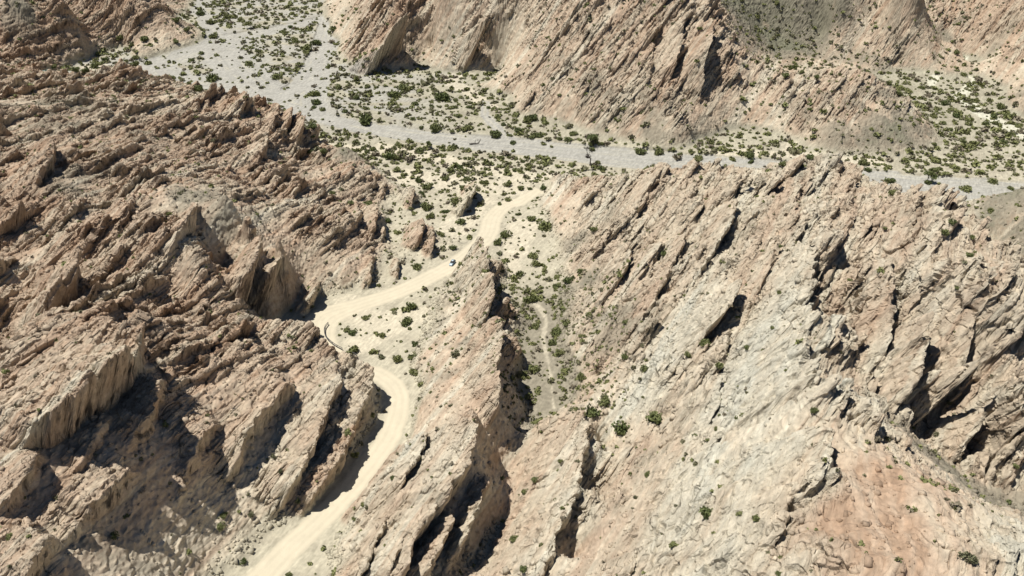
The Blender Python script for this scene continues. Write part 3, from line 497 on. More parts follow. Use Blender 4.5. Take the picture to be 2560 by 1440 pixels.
# floor points have group -1: give them the nearest hill's when they stand high
hillc = ctl[ctl[:, 6] >= 0]
g2 = np.zeros((len(gx), len(gy)), np.int16)
for i, X in enumerate(gx): g2[i] = hillc[np.argmin((X - hillc[None, :, 0]) ** 2 + (yy[:, None] - hillc[None, :, 1]) ** 2, 1), 6]
grp2 = g2[np.clip(((X64 - GX0) / GS + .5).astype(int), 0, len(gx) - 1), np.clip(((Y64 - GY0) / GS + .5).astype(int), 0, len(gy) - 1)]
kind = np.where((D['h'] > 1.6) | (D['A'] > .6), 10 + grp2, 1)
kind = np.where((kind == 1) & (MK[..., 1] > .5), 2, kind)
kind = np.where(MK[..., 2] > .5, 3, kind)
kind = np.where((D['hid'] >= 0) & (D['HA'] > 2.5), 100 + D['hid'], kind)
def biggest(m):
    lab = np.where(m, np.arange(m.size).reshape(m.shape) + 1, 0)
    while True:
        n = lab.copy(); n[1:] = np.maximum(n[1:], lab[:-1]); n[:-1] = np.maximum(n[:-1], lab[1:]); n[:, 1:] = np.maximum(n[:, 1:], n[:, :-1]); n[:, :-1] = np.maximum(n[:, :-1], n[:, 1:]); n[~m] = 0
        if (n == lab).all(): break
        lab = n
    v, c = np.unique(lab[lab > 0], return_counts=True); return lab == v[np.argmax(c)]
for k in range(len(FINS)):
    r_, c_ = np.where(kind == 100 + k)
    if not len(r_): continue
    sl = (slice(r_.min(), r_.max() + 1), slice(c_.min(), c_.max() + 1)); m = kind[sl] == 100 + k
    kind[sl] = np.where(m & ~biggest(m), 10 + grp2[sl], kind[sl])
SET = {1: ('valley_floor', 'pale sandy valley floor dotted with shrubs'), 2: ('river_bed', 'dry grey gravel riverbed winding along the valley'), 3: ('dirt_road', 'pale winding dirt road between the rock fins')}
HN = {'far': 'pink ribbed hillside beyond the riverbed', 'lowhill': 'low rounded hill beyond the riverbed on the right', 'greenslope': 'olive grey shrubby slope at the top right', 'eastridge': 'pinkish ridge at the top right', 'eastcliff': 'pink cliff in the top right corner', 'greyspur': 'grey green spur at the right edge below the riverbed', 'right': 'broad pale hill filling the right half', 'spire': 'slope rising to the central spires', 'blade': 'rubble slope around the thin blade at the bottom', 'northwest': 'brown crags in the top left corner', 'knoll': 'small sandy knoll in the gravel', 'left': 'rugged brown ridge filling the upper left', 'front': 'tilted rock beds in the lower left'}
HNAME = {'right': 'pale_hill', 'spire': 'rock_ridge', 'blade': 'rubble_slope', 'knoll': 'sandy_knoll', 'greenslope': 'scree_slope', 'greyspur': 'scree_slope', 'front': 'rock_ridge', 'left': 'rock_ridge', 'northwest': 'rock_ridge'}
FNAME = {'spire': 'rock_spire', 'slab': 'rock_slab', 'massif': 'rock_slab', 'blade': 'rock_fin', 'crest': 'rock_crest', 'crag': 'rock_crag', 'farfin': 'rock_fin'}
FCAT = {'spire': 'rock spire', 'slab': 'rock slab', 'massif': 'rock slab', 'blade': 'rock fin', 'crest': 'rock crest', 'crag': 'crag', 'farfin': 'rock fin'}
idx = np.arange(NR * NC, dtype=np.int32).reshape(NR, NC)
Fq = np.stack([idx[:-1, :-1], idx[:-1, 1:], idx[1:, 1:], idx[1:, :-1]], -1).reshape(-1, 4)
fk = kind[:-1, :-1].ravel()
Pf, Cf, Mf = P.reshape(-1, 3), CC.reshape(-1, 3), MK.reshape(-1, 4)
def link_mesh(name, verts, quads, mats):
    me = bpy.data.meshes.new(name); n = len(quads)
    me.vertices.add(len(verts)); me.vertices.foreach_set('co', verts.astype(np.float32).ravel())
    me.loops.add(n * 4); me.loops.foreach_set('vertex_index', quads.astype(np.int32).ravel())
    me.polygons.add(n); me.polygons.foreach_set('loop_start', np.arange(0, n * 4, 4, dtype=np.int32))
    me.update(calc_edges=True)
    for m in mats: me.materials.append(m)
    return me
def piece(k, name):
    q = Fq[fk == k]
    if not len(q): return None
    us, inv = np.unique(q, return_inverse=True)
    me = link_mesh(name, Pf[us], inv.reshape(-1, 4), [GM])
    me.polygons.foreach_set('use_smooth', np.full(len(q), k < 10))
    a = me.color_attributes.new('Col', 'FLOAT_COLOR', 'POINT'); a.data.foreach_set('color', np.concatenate([Cf[us], np.ones((len(us), 1), np.float32)], 1).ravel())
    a = me.color_attributes.new('Msk', 'FLOAT_COLOR', 'POINT'); a.data.foreach_set('color', Mf[us].ravel())
    o = bpy.data.objects.new(name, me); COL.objects.link(o); return o
for k in np.unique(fk):
    k = int(k)
    if k < 10:
        o = piece(k, SET[k][0]); o['label'] = SET[k][1]; o['kind'] = 'structure'
    elif k < 100:
        g = gnames[k - 10]; o = piece(k, HNAME.get(g, 'hill')); o['label'] = HN[g]; o['kind'] = 'structure'
    else:
        f = FINS[k - 100]; o = piece(k, FNAME[f[0]])
        o['label'] = f[1]; o['category'] = FCAT[f[0]]
# ------------------------------------------------------------------ what the camera sees, for standing things on the ground
BW, BH = 1280, 720
px, py, dep = PIX(P.reshape(-1, 3).astype(np.float64))
bi = np.floor(px / 2).astype(int); bj = np.floor(py / 2).astype(int)
ok = (bi >= 0) & (bi < BW) & (bj >= 0) & (bj < BH)
o_ = np.where(ok)[0]; o_ = o_[np.argsort(-dep[o_])]
VB = np.full((BH, BW), -1, np.int64); VB[bj[o_], bi[o_]] = o_
DB = np.where(VB >= 0, dep[np.maximum(VB, 0)], 1e9)
def pick(x, y):
    j, i = int(y / 2), int(x / 2)
    w_ = DB[max(j - 1, 0):j + 2, max(i - 1, 0):i + 2]
    v = VB[max(j - 1, 0):j + 2, max(i - 1, 0):i + 2].ravel()[np.argmin(w_)]
    return (Pf[v].astype(np.float64), v) if v >= 0 else (None, -1)
# ------------------------------------------------------------------ materials of the objects
def plain(name, col, rough=.6, metal=0.0, noise=.0, scale=8):
    m, t, b = nodes(name); b.inputs['Roughness'].default_value = rough; b.inputs['Metallic'].default_value = metal
    n = t.nodes.new('ShaderNodeTexNoise'); n.inputs['Scale'].default_value = scale; n.inputs['Detail'].default_value = 3
    r = t.nodes.new('ShaderNodeMapRange'); r.inputs[3].default_value = 1 - noise; r.inputs[4].default_value = 1 + noise; t.links.new(n.outputs[0], r.inputs[0])
    v = t.nodes.new('ShaderNodeVectorMath'); v.operation = 'SCALE'; v.inputs[0].default_value = tuple(col); t.links.new(r.outputs[0], v.inputs['Scale']); t.links.new(v.outputs[0], b.inputs['Base Color'])
    g = t.nodes.new('ShaderNodeNewGeometry'); t.links.new(g.outputs['Position'], n.inputs['Vector'])
    return m
def leafmat(name, c1, c2):
    m, t, b = nodes(name); L = t.links.new
    oi = t.nodes.new('ShaderNodeObjectInfo'); g = t.nodes.new('ShaderNodeNewGeometry')
    n = t.nodes.new('ShaderNodeTexNoise'); n.inputs['Scale'].default_value = .45; n.inputs['Detail'].default_value = 4; L(g.outputs['Position'], n.inputs['Vector'])
    a = t.nodes.new('ShaderNodeMath'); a.operation = 'MULTIPLY_ADD'; L(oi.outputs['Random'], a.inputs[0]); a.inputs[1].default_value = .5; L(n.outputs[0], a.inputs[2])
    r = t.nodes.new('ShaderNodeMapRange'); r.inputs[1].default_value = .4; r.inputs[2].default_value = 1.1; L(a.outputs[0], r.inputs[0])
    mx = t.nodes.new('ShaderNodeMix'); mx.data_type = 'RGBA'; L(r.outputs[0], mx.inputs[0]); mx.inputs[6].default_value = (*c1, 1); mx.inputs[7].default_value = (*c2, 1)
    L(mx.outputs[2], b.inputs['Base Color']); b.inputs['Roughness'].default_value = .75; b.inputs['Specular IOR Level'].default_value = .25
    return m
LEAF = leafmat('shrub_leaves', (.095, .125, .045), (.23, .24, .10))
OLIVE = leafmat('olive_leaves', (.13, .14, .075), (.21, .20, .12))
DRY = leafmat('dry_twigs', (.12, .105, .075), (.24, .21, .15))
BARK = plain('dark_bark', (.055, .045, .038), .9, 0, .3)
CAR = plain('blue_grey_paint', (.15, .24, .32), .4, .2, .03)
SILV = plain('pale_bonnet_paint', (.42, .52, .58), .4, .2, .03)
GLASS = plain('dark_glass', (.012, .015, .018), .08); TYRE = plain('tyre_rubber', (.02, .02, .02), .8); RIM = plain('wheel_rim', (.35, .36, .37), .35, .8)
LAMP = plain('lamp_glass', (.75, .78, .8), .15); RED = plain('tail_lamp', (.35, .02, .02), .3); TRIM = plain('black_trim', (.025, .027, .03), .5)
STEEL = plain('weathered_steel', (.085, .085, .09), .6, .3, .15); WOOD = plain('grey_post_wood', (.16, .14, .11), .9, 0, .2)
# ------------------------------------------------------------------ shrubs
rs = np.random.default_rng(11)
def leaves(cent, size, rr, flat=.6):
    n = len(cent); a = rr.normal(size=(n, 3)); a /= np.linalg.norm(a, axis=1, keepdims=True); b = np.cross(a, rr.normal(size=(n, 3))); b /= np.linalg.norm(b, axis=1, keepdims=True)
    s = (size * rr.uniform(.6, 1.4, n))[:, None]; a = a * s; b = b * s * flat
    return np.stack([cent - a - b, cent + a - b * .6, cent + a * .8 + b, cent - a * .7 + b], 1).reshape(-1, 3)
def stem_tube(a, b, r0, r1, k=4):
    a, b = np.array(a, float), np.array(b, float); d = b - a; d /= np.linalg.norm(d) + 1e-9
    x = np.cross(d, (0.3, .9, .1)); x /= np.linalg.norm(x); y = np.cross(d, x); v = []
    for p, r in ((a, r0), (b, r1)):
        for i in range(k): t = 2 * math.pi * i / k; v.append(p + r * (math.cos(t) * x + math.sin(t) * y))
    return np.array(v), np.array([(i, (i + 1) % k, k + (i + 1) % k, k + i) for i in range(k)])
def shrub_geo(rr, n=420, lobes=7, h=.75, size=.10, dry=False):
    V, F, M = [], [], []; off = 0
    L = [(0, 0, .38 * h, .52)] + [(.5 * rr.uniform(.5, 1.15) * math.cos(t), .5 * rr.uniform(.5, 1.15) * math.sin(t), h * rr.uniform(.22, .62), rr.uniform(.24, .46)) for t in rr.uniform(0, 6.28, lobes)]
    w_ = np.array([l[3] ** 2 for l in L]); w_ /= w_.sum(); c = []
    for k in rr.choice(len(L), n, p=w_):
        x, y, z, r = L[k]; d = rr.normal(size=3); d /= np.linalg.norm(d); q = r * rr.uniform(.55, 1.08) if not dry else r * rr.uniform(.2, 1.2)
        p = np.array((x, y, z)) + d * q * np.array((1, 1, .8)); p[2] = abs(p[2]) + .01; c.append(p)
    c = np.array(c); v = leaves(c, size if not dry else size * .8, rr, .6 if not dry else .12)
    V.append(v); F.append(np.arange(len(v)).reshape(-1, 4)); M += [0] * n; off = len(v)
    for i in range(9):
        t = rr.uniform(0, 6.28); q = rr.uniform(.3, .8)
        v, f = stem_tube((0, 0, -.15), (q * math.cos(t), q * math.sin(t), h * rr.uniform(.35, .8)), .035, .012)
        V.append(v); F.append(f + off); off += len(v); M += [1] * len(f)
    return np.concatenate(V), np.concatenate(F), M
def geo_mesh(name, g, mats):
    me = link_mesh(name, g[0], g[1], mats); me.polygons.foreach_set('material_index', np.array(g[2], np.int32)); return me
PROTO = {'green': [geo_mesh('shrub', shrub_geo(rs, 430, 5 + i, .62 + .06 * i), [LEAF, BARK]) for i in range(6)],
         'olive': [geo_mesh('shrub', shrub_geo(rs, 300, 5, .6), [OLIVE, BARK]) for i in range(3)],
         'dry': [geo_mesh('shrub', shrub_geo(rs, 260, 4, .7, dry=True), [DRY, BARK]) for i in range(3)]}
SH = """537 85 40;625 62 0;793 103 40;833 68 34;735 95 28;772 68 18;820 163 28;621 156 30;531 190 52;474 203 22;497 218 34;789 228 42;786 252 34;783 264 24;336 140 30;340 156 34;373 152 30;326 109 20;262 145 26;302 92 28;363 92 36;443 48 30;500 30 34;524 52 34;571 38 32;470 72 28;443 102 22;688 190 36;720 172 22;480 146 22;504 130 22;705 75 26;725 64 22;739 99 26;769 118 34;215 172 30;188 170 30;235 162 34;134 168 24
910 293 66;922 288 40;808 270 24;865 274 24;890 241 28;842 215 30;915 212 26;990 232 48;1003 212 40;1110 238 60;1138 246 20;1040 254 28;992 264 22;1080 262 22;1138 264 24;1175 264 20;1220 266 18;1142 284 28;1028 293 22;1088 316 46;1050 318 18;1128 323 20;1173 332 12;1172 314 32;1235 332 44;1270 334 24;1285 352 26;1295 322 30;1258 308 22;1243 292 24;1315 294 44;1333 337 28;780 309 34;845 324 24o;890 334 26;925 339 20;993 357 24;1050 372 32;1068 364 18;1097 363 14;815 329 22d;782 339 22;775 375 26;810 376 30;888 352 32;975 388 44;990 390 30;935 368 30;907 366 26;918 376 24;1020 402 24d;992 420 36;945 408 18;1230 379 16;1255 390 28;1308 401 18;1162 393 18;1212 397 20;1212 418 18;1125 422 34;1148 412 26;1167 424 30;1112 442 32;1165 442 28;1210 452 32;1240 456 16;1270 458 30;1270 424 28;1288 421 22;1300 467 30;1320 468 20;1155 465 30;1138 498 44;1065 462 44;1050 448 34;1000 476 22d;1012 462 22;1057 478 26;1070 512 52;1200 504 34o;1250 505 22;1075 536 34;1110 525 30;1155 552 34;1042 528 14;970 548 28;922 504 34;872 505 24;830 476 26;1272 494 26
1260 582 40;1242 602 36;1250 628 32o;1256 672 26o;1045 662 44;1105 616 20;1135 615 28;1105 582 34;1045 685 22;880 828 36;870 820 28;910 790 30;1018 796 50;1028 760 40;1360 562 54;1330 542 36;1297 532 20;1330 635 40;1300 682 34;1334 655 32;1320 742 56;1387 712 32;1421 696 40;1448 675 24;1481 571 28;1656 628 30;1562 802 26;1337 810 34;1384 823 46;1414 800 38;1471 783 24;1337 914 52;1377 853 36;1397 880 36;1297 930 40o;1562 888 36;1451 940 40;1035 924 38;1028 888 34;991 894 42;951 888 34o;954 833 30;1035 856 30;884 870 50;1139 877 44o;1606 920 34;1619 728 24d;1065 829 26d
1760 850 44;1797 912 32;2230 556 16;2210 568 18;1952 616 20;1948 728 20;1864 868 26;1717 882 30;1928 815 22;2392 715 22;2520 765 36o;2126 696 20;2130 828 28d;1841 788 18;2429 593 24;2378 550 30;2362 578 36;2472 522 28;2425 633 34
1767 1278 58;1888 1290 40;1734 1086 24;1787 1067 20;1768 1096 20;1838 1040 18;2032 1022 30;1713 1133 18d;1945 1430 30;2420 1385 70o;2523 1252 30;2338 1080 32o;2372 1002 26o;2540 1163 24;2220 1095 30o
1283 1342 36;1307 1420 34;1203 1358 22o;1630 1036 62;1482 1026 60;1508 1000 44;1549 1063 70;1556 1080 20;1337 1196 26;1310 1226 26;1619 1178 30;1398 1150 22;978 1190 22;1124 1010 22o;914 1264 24o;884 1268 18o;1572 1180 18;1589 1240 22o;1485 1288 30d;1522 1205 26d;991 1130 14d
561 1285 34;551 1312 34;631 1280 34o;289 1336 34;611 1400 28;719 1432 28;457 1108 34d;359 1218 38d;685 1136 28o;702 1176 22o;645 1244 34d;235 1408 26d;24 1415 18o;64 1240 16;568 1360 24d
1964 181 34;1977 166 34;2000 178 24;2039 191 22;2075 181 18;2338 178 20;2302 214 28;2248 232 32;2222 206 22;2372 240 34;2364 253 34;2410 183 22;2395 127 24;2431 247 28;2426 263 24;2297 296 20;2390 284 30;2354 304 24;2377 320 24;2421 304 28;2467 304 26;2482 288 28;2490 304 26;2526 332 24;2519 286 34;2506 350 30;2500 263 40;2544 307 26;2410 350 30;2336 356 22
1747 390 36;1828 393 30;1871 383 34;1875 400 26;1959 406 34;1784 370 22;2019 390 36;2153 403 40;2170 420 34;2224 447 40;2318 453 28;2345 457 16o;2415 467 42;2231 477 34;2483 450 34;2526 467 26;2338 423 34;2210 417 18;1475 356 26;1481 369 28;1420 346 30;1401 343 24;1344 333 36;1431 329 32;1505 356 20;1646 376 44;1599 374 44;1696 380 26;1495 403 26;1508 417 34;1253 390 24;1307 400 18;1354 467 28;1330 289 44"""
def zone(px, py):
    if py < 190 and px < 300: return 'in the sandy nook at the top left'
    if px < 840 and py < 290: return 'on the wide gravel bed at the top left' if py < 130 else 'beside the gravel bend behind the left ridge'
    if px > 2180 and 120 < py < 380: return 'in the side valley at the upper right'
    if 1900 < px < 2110 and 150 < py < 200: return 'at the foot of the olive slope, upper right'
    if py < 300 and px < 1400: return 'on the flat between the riverbed and the far hill'
    if px > 2300 and 480 < py < 660: return 'on the grey green spur at the right'
    if px >= 1540 and 360 <= py < 485: return 'along the riverbed edge on the right'
    if py < 480 and px >= 1180: return 'beside the middle stretch of the riverbed'
    if py < 345: return 'along the near bank of the riverbed on the left'
    if py < 480: return 'on the sand between the riverbed and the left crags'
    if py < 700 and px < 1200: return 'on the verge above the road behind the car'
    if px < 1290 and 570 < py < 700: return 'on the sandy strip right of the upper road'
    if px < 1160 and 740 < py < 960: return 'in the hollow inside the road bend'
    if 1160 <= px < 1480 and 500 < py < 980: return 'in the gully right of the central spire'
    if px < 1060 and py > 960: return 'among the tilted slabs at the lower left'
    if px < 1480 and py > 960: return 'between the slabs at the bottom centre'
    if px > 2200 and py > 900: return 'in the scree valley at the lower right'
    return 'on the broad pale hill on the right' if py < 960 else 'low on the broad pale hill near the bottom'
def shrub_at(p, r, kind_, rr, hs=1.0):
    me = PROTO[kind_][rr.integers(len(PROTO[kind_]))]
    o = bpy.data.objects.new('shrub', me); COL.objects.link(o)
    o.location = (p[0], p[1], p[2] - .12 * r); o.rotation_euler = (0, 0, rr.uniform(0, 6.28)); o.scale = (r * rr.uniform(.9, 1.2), r * rr.uniform(.9, 1.1), r * rr.uniform(.95, 1.25) * hs)
    return o
made = []; extra = []
recs = []
for t in SH.replace('\n', ';').split(';'):
    a = t.split(); kd = {'d': 'dry', 'o': 'olive'}.get(a[2][-1], 'green'); recs.append((float(a[0]), float(a[1]), float(a[2].rstrip('do')), kd))
recs = [r for r in recs if r[2] > 0]; recs.sort(key=lambda r: -r[2])
NI = 292
for i, (x, y, wpx, kd) in enumerate(recs):
    p, v = pick(x, y + wpx * .16)
    if p is None: continue
    r = wpx * float(dep[v]) / FOC / 2 * .86
    if MK.reshape(-1, 4)[v, 2] > .5 and abs(x - 1300) > 200: continue
    if len(made) >= NI: extra.append((p, r, kd)); continue
    o = shrub_at(p, r, kd, rs); sz = 'large' if r > 4.2 else ('medium' if r > 2.4 else 'small')
    col_ = {'green': 'dark green', 'olive': 'olive green', 'dry': 'dry grey brown'}[kd]
    o['label'] = '%s %s shrub %s' % (sz, col_, zone(x, y)); o['category'] = 'shrub'; made.append(o)
cnt = {}
for o in made: cnt[o['label']] = cnt.get(o['label'], 0) + 1
for o in made:
    if cnt[o['label']] > 1: o['group'] = o['label'].replace(' shrub ', ' shrubs ')
# the countless smaller ones
cellw = np.abs(np.gradient(X0, axis=1)) * np.abs(np.gradient(YR))[:, None]
zoneY = np.broadcast_to(YR[:, None], X0.shape)
den = np.zeros(X0.shape)
floorm = (D['h'] < 1.6) & (MK[..., 1] < .35) & (MK[..., 2] < .1) & (D['rd'] > 2)
cl = sst(-.35, .5, fbm(X64 / 16, Y64 / 16, 201, 3))
den += floorm * (.022 + .055 * cl) * sst(340, 480, zoneY)
den += floorm * (.012 + .022 * cl) * (zoneY <= 480)
den += (D['h'] >= 1.6) * sst(.35, .8, N[..., 2]) * (.017 + .022 * np.clip(D['scr'], 0, 1.3)) * (1 - .5 * sst(1, 4, D['A'])) * (.3 + cl)
den[(D['gul'] > 2) & (D['gul'] < 26) & (zoneY < 330)] += .10
den += ((D['rd'] > .6) & (D['rd'] < 3.0) & (zoneY > 225)) * .05 * sst(0, .3, fbm(X64 / 9, Y64 / 9, 207, 2))
pxa = px.reshape(X0.shape); pya = py.reshape(X0.shape)
den *= (pxa > -150) & (pxa < 2710) & (pya > -120) & (pya < 1500)
den[MK[..., 1] > .5] += .0016 + .012 * sst(.1, .5, cl)[MK[..., 1] > .5] * sst(500, 560, zoneY)[MK[..., 1] > .5]
den += (grp2 == gnames.index('greenslope')) * (D['h'] > 1) * .03 + np.isin(grp2, [gnames.index('eastridge'), gnames.index('lowhill'), gnames.index('eastcliff')]) * (D['h'] > 1) * .008
den *= 2.5 * (.35 + 1.3 * sst(-.1, .35, fbm(X64 / 5, Y64 / 5, 211, 2)))
wts = (den * cellw).ravel(); tot = wts.sum(); NS = int(min(tot, 22000))
pk = rs.choice(len(wts), NS, p=wts / tot, replace=False)
SM = [shrub_geo(np.random.default_rng(50 + i), 46, 3, .62, .22) for i in range(5)]; ST = [shrub_geo(np.random.default_rng(70 + i), 22, 2, .7, .30) for i in range(5)]
VV, FF, MM = [], [], []; off = 0
def add_small(p, r):
    global off
    g = (SM if r > 1.0 else ST)[rs.integers(5)]; t = rs.uniform(0, 6.28); c, s = math.cos(t), math.sin(t)
    v = g[0] @ np.array([[c, s, 0], [-s, c, 0], [0, 0, 1.1]]) * r + (p[0], p[1], p[2] - .1 * r)
    VV.append(v); FF.append(g[1] + off); off += len(v); q = rs.uniform(); m = np.array(g[2]); MM.append(np.where(m == 0, 0 if q < .62 else (1 if q < .86 else 2), 3))
for v in pk:
    onhill = D['h'].ravel()[v] > 1.6
    add_small(Pf[v], float(np.clip(rs.lognormal(.15, .45), .5, 3.2)) * ((.72 if zoneY.ravel()[v] < 430 else .8) if onhill else 1.0) * (1.25 if zoneY.ravel()[v] > 430 else .85))
for p, r, kd in extra: add_small(p, r)
g = (np.concatenate(VV), np.concatenate(FF), np.concatenate(MM))
me = geo_mesh('scattered_shrubs', g, [LEAF, OLIVE, DRY, BARK]); o = bpy.data.objects.new('scattered_shrubs', me); COL.objects.link(o)
o['label'] = 'countless small shrubs dotting the valley and slopes'; o['category'] = 'shrubs'; o['kind'] = 'stuff'
# loose stones
def stones():
    ph = (1 + 5 ** .5) / 2
    base = np.array([(x, y, z) for x in (-1, 1) for y in (-1, 1) for z in (-1, 1)], float)
    fq = np.array([(0, 1, 3, 2), (4, 6, 7, 5), (0, 4, 5, 1), (2, 3, 7, 6), (0, 2, 6, 4), (1, 5, 7, 3)])
    dd = (D['h'] > .4) * (.015 + .05 * sst(0, .5, fbm(X64 / 10, Y64 / 10, 301, 3))) * sst(.45, .8, N[..., 2]) * (.25 + .75 * (zoneY < 330)) * (zoneY < 460) * (1 + 5 * (D['h'] < 3) * (D['rd'] > .3)) * (D['rd'] > .4) * (pxa > -100) * (pxa < 2660) * (pya < 1480)
    ww = (dd * cellw).ravel(); k = rs.choice(len(ww), 15000, p=ww / ww.sum(), replace=False); n = len(k)
    sc_ = np.clip(rs.lognormal(-1.4, .55, n), .1, .9)[:, None, None]
    V = base[None] * rs.uniform(.6, 1.1, (n, 8, 3)) * sc_ * rs.uniform(.6, 1.3, (n, 1, 3))
    t = rs.uniform(0, 6.28, n); c, s = np.cos(t)[:, None], np.sin(t)[:, None]
    V = np.stack([V[..., 0] * c - V[..., 1] * s, V[..., 0] * s + V[..., 1] * c, V[..., 2] + V[..., 0] * .3], -1) + Pf[k][:, None]
    F = (fq[None] + 8 * np.arange(n)[:, None, None]).reshape(-1, 4)
    me = link_mesh('loose_stones', V.reshape(-1, 3), F, [GM])
    a = me.color_attributes.new('Col', 'FLOAT_COLOR', 'POINT'); a.data.foreach_set('color', np.repeat(np.concatenate([Cf[k] * rs.uniform(.8, 1.1, (n, 1)), np.ones((n, 1))], 1), 8, 0).astype(np.float32).ravel())
    a = me.color_attributes.new('Msk', 'FLOAT_COLOR', 'POINT'); a.data.foreach_set('color', np.zeros(n * 32, np.float32))
    o = bpy.data.objects.new('loose_stones', me); COL.objects.link(o); o['label'] = 'loose stones strewn over the near slopes'; o['category'] = 'stones'; o['kind'] = 'stuff'
stones()
# ------------------------------------------------------------------ trees
def empty(name, loc, rz, label, cat, group=None):
    o = bpy.data.objects.new(name, None); COL.objects.link(o); o.location = loc; o.rotation_euler = (0, 0, rz); o.empty_display_size = .5
    o['label'] = label; o['category'] = cat
    if group: o['group'] = group
    return o
def part(name, V, F, mats, par, smooth=False, mi=None):
    me = link_mesh(name, np.asarray(V, float), np.asarray(F), mats)
    if smooth: me.polygons.foreach_set('use_smooth', np.ones(len(F), bool))
    if mi is not None: me.polygons.foreach_set('material_index', np.array(mi, np.int32))
    o = bpy.data.objects.new(name, me); COL.objects.link(o); o.parent = par; return o
def branches(rr, start, d, ln, r, depth_, out, tips, bend=.45):
    p = np.array(start, float); d = np.array(d, float); d /= np.linalg.norm(d)
    for i in range(3):
        q = p + d * ln / 3; out.append(stem_tube(p, q, r * (1 - .18 * i), r * (1 - .18 * (i + 1)), 6)); p = q
        d = d + rr.normal(size=3) * .16; d /= np.linalg.norm(d)
    if depth_ == 0: tips.append(p); return
    for k in range(rr.integers(2, 4)):
        e = d + rr.normal(size=3) * bend; e[2] = abs(e[2]) * .8 + .1; branches(rr, p, e, ln * rr.uniform(.6, .8), r * .55, depth_ - 1, out, tips, bend)
def merge(parts):
    V, F, o_ = [], [], 0
    for v, f in parts: V.append(v); F.append(f + o_); o_ += len(v)
    return np.concatenate(V), np.concatenate(F)
def tree(px_, py_, h, label, bare=False, seed=1, lean=0.1, crown=1.0):
    p, v = pick(px_, py_); rr = np.random.default_rng(seed); par = empty('bare_tree' if bare else 'tree', p, 0, label, 'tree'); out, tips = [], []
    branches(rr, (0, 0, -.3), (lean, 0, 1), h * .38, h * .045, 3 if bare else 2, out, tips, .5)
    V, F = merge(out); part('trunk', V, F, [BARK], par)
    tips = np.array(tips)
    if bare:
        tw = []
        for t in tips:
            for k in range(7):
                e = rr.normal(size=3); e[2] = abs(e[2]) + .2; e /= np.linalg.norm(e); tw.append(stem_tube(t, t + e * h * .13, h * .013, h * .005, 3))
        V, F = merge(tw); F = F; part('twigs', V, F, [BARK], par)
    else:
        c = tips[rr.integers(len(tips), size=900)] + rr.normal(size=(900, 3)) * h * .13 * crown * np.array((1.2, 1.2, .7))
        v_ = leaves(c, h * .045, rr); part('crown', v_, np.arange(len(v_)).reshape(-1, 4), [LEAF], par)
    return par
tree(1472, 410, 11, 'bare dark tree standing on the near edge of the riverbed', True, 5)
tree(625, 66, 6.5, 'rounded green tree shading the wide gravel bed at the top left', False, 8)
tree(1480, 362, 7.5, 'tall dark green tree on the far bank of the riverbed, above the bare tree', False, 9, .05, .8)
tree(1066, 368, 6, 'thin leaning tree growing out of a shrub by the near riverbank', False, 12, .2, .5)
tree(2318, 452, 7, 'upright bushy tree on the gravel near the right end of the riverbed', False, 14, 0, .7)
def fallen():
    p, v = pick(1190, 358); rr = np.random.default_rng(3); par = empty('fallen_tree', p, 0, 'black fallen dead tree with raised branches lying on the riverbed', 'fallen tree'); out, tips = [], []
    out.append(stem_tube((-3.2, 0, .5), (-1.2, .2, .7), .42, .36, 7)); out.append(stem_tube((-1.2, .2, .7), (1.6, -.2, .8), .36, .26, 7)); V, F = merge(out); part('trunk', V, F, [BARK], par)
    out = []
    branches(rr, (-.2, 0, .8), (-.1, 0, 1), 2.6, .16, 0, out, tips)
    for k in range(7): branches(rr, (1.3 + .12 * k, 0, .8), (rr.uniform(-.1, .9), rr.uniform(-.3, .3), 1), 1.9, .09, 1, out, tips)
    for k in range(5): branches(rr, (-3, 0, .5), (-1, rr.uniform(-.6, .6), rr.uniform(-.1, .7)), .9, .14, 0, out, tips)
    V, F = merge(out); part('branches', V, F, [BARK], par)
fallen()
# ------------------------------------------------------------------ post with cross arm
p, v = pick(1151, 602)
par = empty('wooden_post', p, .3, 'thin upright post with a short cross arm beside the road above the car', 'post')
V, F = merge([stem_tube((0, 0, -.3), (0, 0, 3.8), .11, .09, 6)]); part('pole', V, F, [WOOD], par)
V, F = merge([stem_tube((-.75, -.1, 3.1), (.75, -.1, 3.1), .07, .07, 5)]); part('cross_arm', V, F, [WOOD], par)
# ------------------------------------------------------------------ guard rails of the bend
def rail(pts, label):
    P3 = []
    for x, y in pts: P3.append(WF(x, y + 4))
    P3 = smooth_line(np.array(P3), 4); par = empty('guard_rail', P3[0], 0, label, 'guard rail'); P3 = P3 - P3[0]
    # even the line out
    P3[:, 2] = np.interp(np.arange(len(P3)), np.linspace(0, len(P3) - 1, 3), [P3[0, 2], np.median(P3[:, 2]), P3[-1, 2]])
    for hgt in (.55, 1.25):
        out = [stem_tube(P3[i] + (0, 0, hgt), P3[i + 1] + (0, 0, hgt), .13, .13, 5) for i in range(len(P3) - 1)]
        V, F = merge(out); part('rail', V, F, [STEEL], par)
    L = np.concatenate([[0], np.cumsum(np.linalg.norm(np.diff(P3, axis=0), axis=1))]); n = max(2, int(L[-1] / 2.6))
    for s_ in np.linspace(0, L[-1], n):
        q = np.array([np.interp(s_, L, P3[:, k]) for k in range(3)]); V, F = merge([stem_tube(q - (0, 0, .8), q + (0, 0, 1.35), .12, .12, 4)]); part('post', V, F, [STEEL], par)
rail([(821, 808), (813, 819), (812, 832), (818, 845), (831, 857), (843, 865), (856, 872)], 'dark curved guard rail on posts along the outside of the road bend')
rail([(875, 880), (884, 884), (893, 888)], 'short piece of dark guard rail glimpsed between two rock crests below the road bend')
